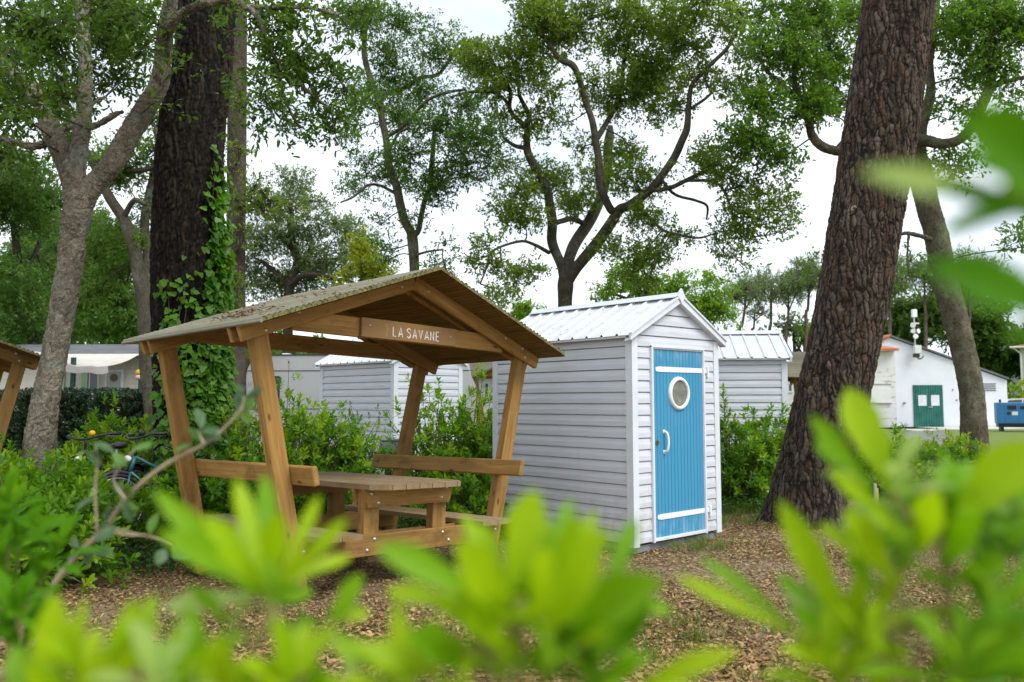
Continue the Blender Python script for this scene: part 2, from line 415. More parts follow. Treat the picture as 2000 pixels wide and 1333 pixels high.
    # table top of five boards, corners cut
    def boards(name, xs, y0, y1, zt, th, cut=0):
        mb = MB()
        for i in range(len(xs) - 1):
            a, b = xs[i] + .003, xs[i + 1] - .003
            c0 = cut if i == 0 else 0; c1 = cut if i == len(xs) - 2 else 0
            P = [(a, y0 + c0 * 1.3, zt), (a + c0, y0, zt), (b - c1, y0, zt), (b, y0 + c1 * 1.3, zt), (b, y1 - c1 * 1.3, zt), (b - c1, y1, zt), (a + c0, y1, zt), (a, y1 - c0 * 1.3, zt)]
            Q = []
            for p in P:
                if not Q or np.linalg.norm(np.array(p) - Q[-1]) > 1e-5: Q.append(np.array(p))
            if np.linalg.norm(Q[0] - Q[-1]) < 1e-5: Q.pop()
            mb.prism(Q, (0, 0, -th)); v = mb.v[-1]
            mb.g[-1] = np.stack([v[:, 1], v[:, 0], v[:, 2]], 1) + random.random() * 60
        return mb.build(name, W_WEATH, t)
    boards('table_top', list(np.linspace(-.48, .48, 8)), -.28, 1.75, .797, .042, .095)
    boards('seat', [-1.0, -.815, -.63], -.3, 1.77, .445, .04)
    boards('seat', [.63, .815, 1.0], -.3, 1.77, .445, .04)
    for s in (-1, 1):
        xm = .9813 + .22 * .888 - .067 - .026
        up = _unit((s * .22, 0, 1))
        mb = MB(); mb.bar((s * xm, -.34, .888), (s * xm, 1.84, .888), .048, .142, up=up, r=.008)
        mb.build('seat_back', W_MAIN, t)
    if sign:
        mb = MB(); mb.bar((-.522, -.049, 2.039), (.51, -.049, 2.039), .026, .156, r=.003); sg = mb.build('sign', W_SIGN, t)
        mb = MB(); letters(mb, -.205, .30, -.062, 1.992, .077, .0050); mb.build('lettering', WHITE_PAINT, sg)
        mb = MB()
        for P in ([(-.275, 2.075), (-.268, 2.068), (-.262, 2.05), (-.272, 2.04)], [(-.268, 2.03), (-.27, 2.0), (-.273, 1.985)], [(-.255, 2.045), (-.25, 2.03)], [(-.283, 2.08), (-.279, 2.072)]):
            mb.tube([(x, -.062, z) for x, z in P], .0022, 5)
        mb.build('emblem', FAINT, sg)
        for x, z in ((-.44, 2.06), (.44, 2.045)):
            mb = MB(); mb.ball((x, -.0625, z), .006, 8, 5, (1, .4, 1)); mb.build('screw', STEEL, sg, True)
    return t
def basis(C, yaw, tl=0.0, pt=0.0):
    u = np.array([-math.sin(yaw), math.cos(yaw), 0]); v = np.array([math.cos(yaw), math.sin(yaw), 0]); z = np.array([0, 0, 1.0])
    v = _unit(v * math.cos(tl) - z * math.sin(tl)); u = _unit(u + z * pt); z = _unit(np.cross(v, u)); u = np.cross(z, v)
    mw = Matrix.Identity(4)
    for i in range(3): mw[i][0] = v[i]; mw[i][1] = u[i]; mw[i][2] = z[i]
    mw.translation = C; return mw
GS = 'timber picnic shelters among the trees'
MW_MAIN = basis((-.909, 6.8623, 0), .8175, .0336, -.0165)
sh = shelter('picnic_shelter', 'timber picnic shelter with built-in table, benches and a lettered board under its gable', 'picnic shelter', MW_MAIN, GS)
plain_sh = shelter('picnic_shelter', 'timber picnic shelter without a name board, cut by the picture edge beside the pale trunk', 'picnic shelter', basis((-6.71, 8.47, 0), .70), GS, sign=False)
for C, yaw, lab in (((.43, 17.0, 0), .55, 'shaded timber shelter seen in the gap between the two grey siding cabins'),
                    ((6.95, 18.6, 0), PI / 2 + .02, 'picnic shelter with a silvery roof behind the leaning pine trunk')):
    c = copy_tree(plain_sh); c.matrix_world = basis(C, yaw); c['label'] = lab
# ------------------------------------------------------------------ grey siding cabins
def siding_mat():
    m = M('pale_siding'); co = m.coord('Object')
    st = m.noise(m.coord('Object', (1.2, 1.2, 16)), 2.2, 5, .6); n = m.noise(co, 1.7, 4); fine = m.noise(m.coord('Object', (3, 3, 60)), 6, 3)
    c = m.mix(m.ramp(st, [(.3, 0.0), (.72, 1.0)]), (.545, .575, .615), (.625, .655, .70))
    c = m.mix(m.ramp(n, [(.45, 0.0), (.75, .22)]), c, (.47, .47, .46))
    dr = m.noise(m.coord('Object', (14, 14, .8)), 1.0, 4, .6)
    c = m.mix(m.ramp(dr, [(.60, 0.0), (.80, .20)]), c, (.46, .45, .42))
    sp = m.n('ShaderNodeSeparateXYZ'); m.set(sp, 0, co)
    lo = m.n('ShaderNodeMapRange'); m.set(lo, 0, sp.outputs[2]); m.set(lo, 1, .75); m.set(lo, 2, .05)
    c = m.mix(m.math('MULTIPLY', lo.outputs[0], m.ramp(m.noise(co, 9, 4), [(.4, .0), (.65, .6)])), c, (.40, .36, .29))
    return m.done(m.bsdf(c, .5, .3, m.bump(fine, .12, .003)))
SIDING = siding_mat()
TRIM = plain('white_trim', (.66, .70, .75), .45, .35, .06, 5)
def roof_mat():
    m = M('white_sheet_metal'); co = m.coord('Object')
    d = m.noise(m.coord('Object', (9, 2, 2)), 1, 5, .6)
    c = m.mix(m.ramp(d, [(.4, 0.0), (.75, .6)]), (.60, .63, .655), (.47, .48, .46))
    sp = m.voro(co, 7); c = m.mix(m.ramp(sp, [(.035, .55), (.06, 0.0)]), c, (.18, .15, .11))
    return m.done(m.bsdf(c, .38, .4, m.bump(m.noise(co, 14, 3), .08, .01)))
SHEETM = roof_mat()
def door_mat():
    m = M('blue_door_paint'); co = m.coord('Object')
    st = m.noise(m.coord('Object', (30, 30, 2.2)), 1.0, 4); n = m.noise(co, 2.0, 4)
    c = m.mix(m.ramp(st, [(.3, 0.0), (.7, 1.0)]), (.052, .263, .435), (.060, .28, .458))
    ch = m.noise(m.coord('Object', (9, 9, 3)), 1.2, 5, .65)
    sp = m.n('ShaderNodeSeparateXYZ'); m.set(sp, 0, co)
    tp = m.n('ShaderNodeMapRange'); m.set(tp, 0, sp.outputs[2]); m.set(tp, 1, 1.80); m.set(tp, 2, 1.98)
    lo = m.n('ShaderNodeMapRange'); m.set(lo, 0, sp.outputs[2]); m.set(lo, 1, .38); m.set(lo, 2, .13)
    wear = m.math('MULTIPLY', m.math('MAXIMUM', tp.outputs[0], lo.outputs[0]), m.ramp(ch, [(.42, .0), (.66, .5)]))
    c = m.mix(wear, c, (.40, .52, .62))
    c = m.mix(m.ramp(n, [(.5, 0.0), (.8, .16)]), c, (.16, .36, .52))
    return m.done(m.bsdf(c, .55, .18, m.bump(st, .1, .003)))
DOORM = door_mat()
WPLAST = plain('white_plastic', (.80, .81, .82), .3, .5, .03, 6)
FROST = plain('frosted_pane', (.175, .185, .15), .3, .4, .45, 9)
PLINTH = plain('grey_plinth', (.21, .22, .215), .85, .2, .25, 7, bump=.3)
BRASSD = plain('tarnished_lock', (.20, .15, .09), .4, .5, .2, 30, metal=.7)
WS, LS_ = 1.40, 2.035
ZB, ZE = .075, 2.11
PK = .075; ZR = 2.525; HALF = .70
SL = (ZR - 2.115) / (HALF + .055)
def siding_profile(z0, z1):
    out = []; z = 1.9885 - .112 * 18
    while z < z1 + .2:
        for dz, o in ((0, .001), (.0002, -.022), (.0088, -.022), (.009, .015), (.060, .0145), (.063, .0130), (.086, .0085), (.1118, .004)):
            out.append((z + dz, o))
        z += .112
    return [p for p in out if z0 - 1e-6 <= p[0] <= z1 + 1e-6]
def shed(label, mw, group, name='siding_cabin'):
    t = thing(name, label, 'cabin', mw=mw, group=group)
    def gable_lim(z):
        if z <= ZE: return HALF - .012
        return max(0.0, (ZR - .03 - z) / SL)
    # long side walls
    for s in (-1, 1):
        prof = siding_profile(ZB, ZE); x = 0 if s < 0 else WS
        mb = MB(); mb.loft([(x + s * o, .03, z) for z, o in prof], [(x + s * o, LS_ - .03, z) for z, o in prof]); mb.build('wall', SIDING, t)
    # gable walls (the one at y = 0 carries the door)
    for y, s, dr in ((0, -1, True), (LS_, 1, False)):
        prof = siding_profile(ZB, ZR - .04); mb = MB()
        for a, b in zip(prof[:-1], prof[1:]):
            segs = [(-1, 1)]
            zm = (a[0] + b[0]) / 2
            if dr and zm < 2.005: segs = [(-1, (.262 - HALF)), ((1.148 - HALF), 1)]
            for l, r in segs:
                q = []
                for z, o in (a, b):
                    g = gable_lim(z)
                    q.append((HALF + max(-g, l if l > -1 else -g), y + s * o, z)); q.append((HALF + min(g, r if r < 1 else g), y + s * o, z))
                if abs(q[0][0] - q[1][0]) + abs(q[2][0] - q[3][0]) > 1e-4: mb.add(np.array(q), [[0, 1, 3, 2]])
        mb.build('gable_wall', SIDING, t)
    # corner trims, each an L of two boards
    for x, sx in ((0, -1), (WS, 1)):
        for y, sy in ((0, -1), (LS_, 1)):
            mb = MB(); zt = ZE - .005
            px, py = x + sx * .022, y + sy * .022; ix, iy = x - sx * .062, y - sy * .062; wx, wy = x + sx * .001, y + sy * .001
            P = [(px, py), (ix, py), (ix, wy), (wx, wy), (wx, iy), (px, iy)]
            mb.prism([(a, b, ZB - .012) for a, b in P], (0, 0, zt - ZB)); mb.build('corner_trim', TRIM, t)
    # ribbed roof sheets
    for s in (-1, 1):
        prof = []; y = -.075
        while y < LS_ + .07:
            prof += [(y, 0), (y + .16, 0), (y + .17, .020), (y + .19, .020), (y + .2, 0)]; y += .2
        prof = [(a, b) for a, b in prof if a <= LS_ + .075]
        xe = HALF + .095; ze = ZR - SL * xe; k = len(prof)
        A = [(HALF + s * .012, y, ZR + h) for y, h in prof]; B = [(HALF + s * xe, y, ze + h) for y, h in prof]
        mb = MB(); mb.loft(A, B); mb.loft([(x, y, z - .004) for x, y, z in A], [(x, y, z - .004) for x, y, z in B]); mb.loft(B, [(x, y, z - .004) for x, y, z in B])
        mb.build('roof_sheet', SHEETM, t)
        mb = MB(); mb.bar((HALF + s * (HALF + .05), 0.0, ze - .012), (HALF + s * (HALF + .05), LS_, ze - .012), .07, .02, r=0); mb.build('soffit', TRIM, t)
    mb = MB(); P = [(-.095, -.032), (-.09, -.026), (0, .030), (.09, -.026), (.095, -.032), (0, .022)]
    mb.prism([(HALF + a, -.08, ZR + .018 + b) for a, b in P], (0, LS_ + .16, 0)); mb.build('ridge_cap', SHEETM, t)
    # barge boards and finials on both gables
    for y, sy in ((-.075, -1), (LS_ + .075, 1)):
        for s in (-1, 1):
            mb = MB(); xe = HALF + .10; zt = ZR + .024
            P = [(0, zt), (xe, zt - SL * xe), (xe, zt - SL * xe - .074), (0, zt - .088)]
            mb.prism([(HALF + s * a, y, z) for a, z in P], (0, -sy * .022, 0))
            P = [(0, zt), (xe, zt - SL * xe), (xe, zt - SL * xe - .022), (0, zt - .022)]
            mb.prism([(HALF + s * a, y + sy * .0125, z + .003) for a, z in P], (0, -sy * .010, 0))
            P = [(.0, zt - .088), (xe, zt - SL * xe - .074), (xe - .02, zt - SL * xe - .052), (0, zt - .068)]
            mb.prism([(HALF + s * a, y - sy * .022, z) for a, z in P], (0, -sy * .06, 0))
            mb.build('barge_board', TRIM, t)
        mb = MB(); P = [(-.062, -.025), (0, -.085), (.062, -.025), (.03, .025), (0, .062), (-.03, .025)]
        mb.prism([(HALF + a, y + sy * .014, ZR + .024 + b) for a, b in P], (0, -sy * .02, 0)); mb.build('finial', TRIM, t)
    mb = MB(); mb.box((HALF, LS_ / 2, .03), (HALF - .02, LS_ / 2 - .02, .0345), .004); mb.build('plinth', PLINTH, t)
    mb = MB(); mb.box((HALF, LS_ / 2, 1.1), (HALF - .05, LS_ / 2 - .05, .98)); mb.build('inner_lining', PLINTH, t)
    # door
    mb = MB(); y0 = -.036
    for x in (.274, 1.136): mb.box((x, -.014, 1.045), (.013, .024, .965), .003)
    mb.box((.705, -.014, 2.0), (.444, .026, .012), .003)
    for x in (.295, 1.1265): mb.box((x, -.010, 1.035), (.0075, .018, .938), .002)
    mb.box((.71, -.010, 1.983), (.408, .018, .008), .002); mb.box((.71, -.012, .105), (.42, .022, .016), .003)
    mb.build('door_frame', TRIM, t)
    # door leaf: narrow vertical boards with V grooves
    nb = 15; wdt = (1.119 - .303) / nb; prof = []
    for i in range(nb):
        x = .303 + i * wdt
        prof += [(x, -.010), (x + .0035, -.016), (x + wdt - .0035, -.016)]
    prof.append((1.119, -.010))
    mb = MB(); mb.loft([(x, y, .121) for x, y in prof], [(x, y, 1.975) for x, y in prof]); mb.box((.711, .006, 1.048), (.407, .014, .926))
    d = mb.build('door', DOORM, t)
    cx, cz = .716, 1.535
    mb = MB(); a = np.linspace(0, 2 * PI, 41)
    n = 40; V = []; Fc = []
    pr = [(.131, -.012), (.131, -.032), (.137, -.041), (.148, -.044), (.166, -.036), (.172, -.018), (.172, -.012)]
    for i in range(n):
        for r, y in pr: V.append((cx + r * math.cos(a[i]), y, cz + r * math.sin(a[i])))
    k = len(pr)
    for i in range(n):
        for j in range(k - 1): Fc.append([i * k + j, i * k + j + 1, ((i + 1) % n) * k + j + 1, ((i + 1) % n) * k + j])
    mb.add(np.array(V), Fc); mb.build('porthole_ring', WPLAST, d, True)
    mb = MB(); mb.cyl((cx, -.020, cz), (0, 1, 0), .132, .008, 40); mb.build('porthole_pane', FROST, d)
    for z, tilt in ((1.776, 0), (.318, .0)):
        mb = MB(); P = [(.345, .024), (.362, .028), (.372, .012), (.372, .024)]
        poly = [(.338, 0), (.350, .022), (.366, .024), (.372, .016), (.385, .027), (1.205, .024), (1.205, -.024), (.385, -.027), (.372, -.016), (.366, -.024), (.350, -.022)]
        mb.prism([(x, -.022, z + h) for x, h in poly], (0, .007, 0))
        mb.box((1.212, -.028, z - .012), (.013, .012, .055), .004)
        for x in np.linspace(.42, 1.10, 6): mb.ball((x, -.0225, z), .008, 8, 5, (1, .5, 1))
        mb.build('hinge', WPLAST, d)
    mb = MB(); P = catmull([(.462, -.016, 1.150), (.468, -.052, 1.138), (.476, -.064, 1.052), (.468, -.052, .966), (.462, -.016, .954)], 6)
    mb.tube(P, .0125, 8); mb.box((.462, -.020, 1.152), (.018, .006, .020), .005); mb.box((.462, -.020, .952), (.018, .006, .020), .005)
    mb.build('handle', WPLAST, d, True)
    mb = MB(); mb.cyl((.352, -.021, 1.048), (0, 1, 0), .024, .012, 16); mb.box((.352, -.03, 1.048), (.005, .006, .014), .002); mb.build('lock', BRASSD, d)
    return t
GC = 'grey siding cabins with white metal roofs'
cab = shed('grey siding cabin with a blue porthole door and white metal roof', basis((1.1602, 7.9377, 0), .7284), GC)
for C, yaw, lab in (((-1.84, 12.8, 0), .80, 'grey siding cabin beyond the picnic table, its doorless gable facing the gap'),
                    ((2.0, 12.5, 0), 1.465, 'grey siding cabin between the blue-door cabin and the leaning pine')):
    c = copy_tree(cab)
    m_ = basis(C, yaw)
    if yaw < 1: m_ = m_ @ Matrix.Translation((WS, LS_, 0)) @ Matrix.Rotation(PI, 4, 'Z') 
    else: m_ = basis((4.10, 12.28, 0), 1.465)
    c.matrix_world = m_; c['label'] = lab
# ------------------------------------------------------------------ foliage helpers
def leaf_mesh(name, P, D, N, L, Wd, mat, parent, nv=4, fold=.12, world_off=(0, 0, 0), twigs=None, twigmat=None):
    P = np.asarray(P) - np.asarray(world_off); n = len(P)
    D = D / (np.linalg.norm(D, axis=1)[:, None] + 1e-9)
    S = np.cross(D, N); S /= np.linalg.norm(S, axis=1)[:, None] + 1e-9
    U = np.cross(S, D); L = np.broadcast_to(L, (n,))[:, None]; Wd = np.broadcast_to(Wd, (n,))[:, None]
    if nv == 4:
        V = np.stack([P, P + D * L * .52 + S * Wd * .5 + U * Wd * fold, P + D * L, P + D * L * .52 - S * Wd * .5 + U * Wd * fold], 1)
    else:
        V = np.stack([P, P + D * L * .38 + S * Wd * .42 + U * Wd * fold, P + D * L * .76 + S * Wd * .44 + U * Wd * fold * .6, P + D * L - U * L * .06,
                      P + D * L * .76 - S * Wd * .44 + U * Wd * fold * .6, P + D * L * .38 - S * Wd * .42 + U * Wd * fold], 1)
    idx = np.arange(n * nv).reshape(n, nv)
    if twigs:
        TV = []; TQ = []; o_ = n * nv
        for v, q in twigs: TV.append(v - np.asarray(world_off)); TQ.append(q + o_); o_ += len(v)
        me = np_mesh(name, np.concatenate([V.reshape(-1, 3)] + TV), [idx, np.concatenate(TQ)])
        mi = np.zeros(len(me.polygons), np.int32); mi[n:] = 1; me.polygons.foreach_set('material_index', mi)
        o = link(name, me, mat, parent); me.materials.append(twigmat); return o
    me = np_mesh(name, V.reshape(-1, 3), [idx])
    return link(name, me, mat, parent)
DENS = 9.5
def rand_dirs(n):
    v = rng.normal(size=(n, 3)); return v / (np.linalg.norm(v, axis=1)[:, None] + 1e-9)
def sprigs(C, A, m, Ls, L, Wd, droop=.15):
    """leafy twig ends: C (k,3) bases, A (k,3) axes, m leaves each"""
    k = len(C); A = A / (np.linalg.norm(A, axis=1)[:, None] + 1e-9)
    t = rng.random((k, m))
    P = C[:, None] + A[:, None] * (t * Ls)[..., None] + rng.normal(size=(k, m, 3)) * Ls * .07
    R = rand_dirs(k * m).reshape(k, m, 3)
    D = A[:, None] * .55 + R * .85 + np.array([0, 0, -droop]); D /= np.linalg.norm(D, axis=2)[..., None]
    N = np.array([0, 0, 1.0]) * .9 + rand_dirs(k * m).reshape(k, m, 3) * .75
    ll = L * rng.uniform(.55, 1.4, (k, m)) * rng.uniform(.75, 1.3, (k, 1)); ww = Wd * rng.uniform(.7, 1.25, (k, m))
    f = lambda a: a.reshape(-1, *a.shape[2:])
    return f(P), f(D), f(N), f(ll), f(ww)
def clumps_to_leaves(cl, Y0, dens, m, Ls, L, Wd, sub=9, flat=.62, droop=.15, gap=.22):
    """cl rows: (px, py, rx_px, ry_px, dY [, density factor]). Returns leaves and the hub points of every clump."""
    out = []; hubs = []; arms = []
    for row in cl:
        px, py, rx, ry, dY = row[:5]; df = row[5] if len(row) > 5 else 1.0
        Y = Y0 + dY; c = at(px, py, Y); k = Y / F
        R = np.array([rx * k, (rx + ry) * .5 * k, ry * k])
        ns = max(3, int(sub * (R[0] * R[2]) ** .5 * 1.1 + 2))
        sc = rand_dirs(ns) * (rng.random(ns)[:, None] ** .45) * R * .86 + c
        area = R[0] * R[2] * PI
        K = max(4, int(dens * df * area * DENS))
        which = rng.integers(0, ns, K); sr = gap * (R.mean() + .25)
        off = rng.normal(size=(K, 3)) * sr * np.array([1, 1, flat])
        Cn = sc[which] + off
        A = off * .9 / (sr + 1e-6) + (Cn - c) / R * .5 + np.array([0, 0, .25]) + rng.normal(size=(K, 3)) * .4
        out.append(sprigs(Cn, A, m, Ls, L, Wd, droop)); hubs.append((c, sc, R)); arms.append((sc[which], Cn, A))
    return [np.concatenate(x) for x in zip(*out)], hubs, [np.concatenate(x) for x in zip(*arms)]
def px_path(pts, Y0):
    """pts: (px, py, r_px [, dY]) ; py None = ground"""
    P = []; R = []
    for p in pts:
        Y = Y0 + (p[3] if len(p) > 3 else 0)
        if p[1] is None:
            q = gx(p[0], Y); q[2] = -.12
        else: q = at(p[0], p[1], Y)
        P.append(q); R.append(p[2] * Y / F)
    return np.array(P), np.array(R)
def rough_tube(mb, P, R, n, m=6, wob=.12, seed=0):
    Q = catmull(P, m); rr = np.maximum(catmull(np.stack([R, R, R], 1), m)[:, 0], .002)
    V, q = tube_arrays(Q, rr, n)
    ang = np.tile(np.arange(n) * 2 * PI / n, len(Q)); s = np.repeat(np.arange(len(Q)), n)
    c = Q[s]; d = V - c
    w = 1 + wob * (.45 * np.sin(3 * ang + s * 1.4 / m + seed) + .5 * np.sin(2 * ang - s * 1.0 / m + seed * 2.1) + .16 * np.sin(5 * ang + s * 3.6 / m + seed) + .2 * np.sin(s * 1.9 / m + seed))
    V = c + d * w[:, None]
    mb.add(V, [list(f) for f in q] + [list(range(len(V) - n, len(V)))])
    return Q
def bark_mat(name, dark, light, scale=9, zs=.35, lichen=None, bumpd=.03, disp=0):
    m = M(name)
    w1 = m.noise(m.coord('Object', (1, 1, .8)), 6, 4, out='Color'); co = m.coord('Object', (1, 1, zs))
    wv = m.n('ShaderNodeVectorMath', operation='MULTIPLY_ADD'); m.set(wv, 0, w1); wv.inputs[1].default_value = (.30, .30, .14); m.set(wv, 2, co)
    n1 = m.noise(wv.outputs[0], scale * 1.3, 8, .68, .5); n2 = m.noise(m.coord('Object'), 1.6, 5, .6)
    n3 = m.noise(wv.outputs[0], scale * 5, 4, .6); vd = m.voro(wv.outputs[0], scale * 2.6, 'DISTANCE_TO_EDGE')
    h = m.math('ADD', m.math('MULTIPLY', n1, .9), m.math('ADD', m.math('MULTIPLY', n3, .25), m.math('MULTIPLY', m.math('MINIMUM', vd, .2), .7)))
    c = m.mix(m.ramp(h, [(.42, 0.0), (.85, 1.0)]), dark, light)
    c = m.mix(m.ramp(n2, [(.36, .5), (.6, 0.0)]), c, tuple(x * .5 for x in dark))
    if lichen: c = m.mix(m.ramp(m.noise(m.coord('Object'), 3.1, 7, .72), [(.55, 0.0), (.64, .65)]), c, lichen)
    if disp:
        d = m.n('ShaderNodeDisplacement'); m.set(d, 'Height', h); d.inputs['Midlevel'].default_value = .62; d.inputs['Scale'].default_value = disp
        m.nt.links.new(d.outputs[0], m.out.inputs[2]); m.m.displacement_method = 'DISPLACEMENT'
    return m.done(m.bsdf(c, .9, .10, m.bump(h, 1.0, bumpd)))
BARK_OAK = bark_mat('oak_bark', (.040, .036, .026), (.150, .135, .095), 10, .5, (.16, .19, .14))
BARK_CORK = bark_mat('pale_cork_bark', (.055, .048, .036), (.37, .325, .245), 12, .55, (.22, .25, .22), .03, .055)
BARK_MOSS = bark_mat('greenish_bark', (.06, .058, .038), (.21, .19, .125), 10, .5, (.15, .19, .12), .06)
BARK_MOSSD = bark_mat('corky_grey_green_bark', (.050, .046, .030), (.24, .215, .145), 8, .5, (.16, .19, .12), .04, .07)
BARK_DARK = bark_mat('dark_bark', (.03, .024, .019), (.11, .086, .066), 9, .35)
BARK_FARPINE = bark_mat('far_pine_bark', (.10, .075, .06), (.23, .17, .135), 3, .35)
def tree(name, label, Y0, limbs, clumps, leaf, bark, dens=16, m=9, Ls=.30, L=.075, Wd=.04, sub=8, n=9, flat=.62, twig=.010, group=None, droop=.15, nv=4, hubr=.03, twigs=True, gap=.2, trunk_mm=6):
    base = px_path(limbs[0][:1], Y0)[0][0].copy(); base[2] = 0
    t = thing(name, label, 'tree', base, group=group)
    mb = MB(base); nodes = []; nr = []
    for i, l in enumerate(limbs):
        P, R = px_path(l, Y0)
        Q = rough_tube(mb, P, R, n if i == 0 else max(6, n - 2 if n < 40 else n // 2), trunk_mm, .10, i * 1.7)
        nodes.append(Q[len(Q) // 4 if i == 0 else 0:])
    nodes = np.concatenate(nodes)
    mb.build('trunk', bark, t, True)
    (P, D, N, LL, WW), hubs, arms = clumps_to_leaves(clumps, Y0, dens, m, Ls, L, Wd, sub, flat, droop, gap)
    tw = []
    if twigs:
        for c, sc, R in hubs:
            j = np.argmin(((nodes - c) ** 2).sum(1) + .6 * np.maximum(0, nodes[:, 2] - c[2]) ** 2); a = nodes[j]; d = np.linalg.norm(c - a)
            h1 = c - np.array([0, 0, R[2] * .3]) + rng.normal(size=3) * .05
            if d > .15:
                mid = (a + h1) / 2 + rng.normal(size=3) * d * .10 + np.array([0, 0, d * .08])
                rr = hubr * min(1.4, .5 + R.mean() * .5)
                V, q = tube_arrays(catmull([a, mid, h1], 5), np.linspace(rr, rr * .5, 11), 5); tw.append((V, q))
            for s_ in sc:
                mid = (h1 + s_) / 2 + rng.normal(size=3) * np.linalg.norm(s_ - h1) * .16
                V, q = tube_arrays(catmull([h1, mid, s_], 3), np.linspace(twig * 1.3, twig * .35, 7), 4); tw.append((V, q))
    if twigs:
        for q_ in rng.permutation(len(arms[0]))[:900]:
            a, b, ax = arms[0][q_], arms[1][q_], _unit(arms[2][q_])
            V, q = tube_arrays(np.array([a, (a + b) / 2 + rng.normal(size=3) * .03, b, b + ax * Ls * .8]), np.array([.55, .45, .35, .15]) * twig, 3); tw.append((V, q))
    leaf_mesh('crown', P, D, N, LL, WW, leaf, t, nv, world_off=base, twigs=tw, twigmat=BARK_OAK if bark in (BARK_CORK, BARK_MOSSD) else bark)
    return t
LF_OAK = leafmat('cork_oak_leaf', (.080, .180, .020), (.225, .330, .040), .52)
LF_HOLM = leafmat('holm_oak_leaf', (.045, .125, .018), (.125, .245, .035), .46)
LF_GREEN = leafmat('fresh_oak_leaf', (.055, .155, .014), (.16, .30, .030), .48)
LF_DARK = leafmat('dark_oak_leaf', (.042, .120, .014), (.125, .225, .025), .48)  # darkest green of the oak leaves
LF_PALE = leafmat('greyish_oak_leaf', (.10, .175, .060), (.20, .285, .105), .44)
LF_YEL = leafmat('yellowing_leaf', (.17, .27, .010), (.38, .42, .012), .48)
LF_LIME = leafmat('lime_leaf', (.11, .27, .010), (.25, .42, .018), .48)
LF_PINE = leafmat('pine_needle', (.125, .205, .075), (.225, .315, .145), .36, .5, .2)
LF_WOODS = leafmat('woodland_leaf', (.06, .15, .026), (.15, .26, .05), .45)
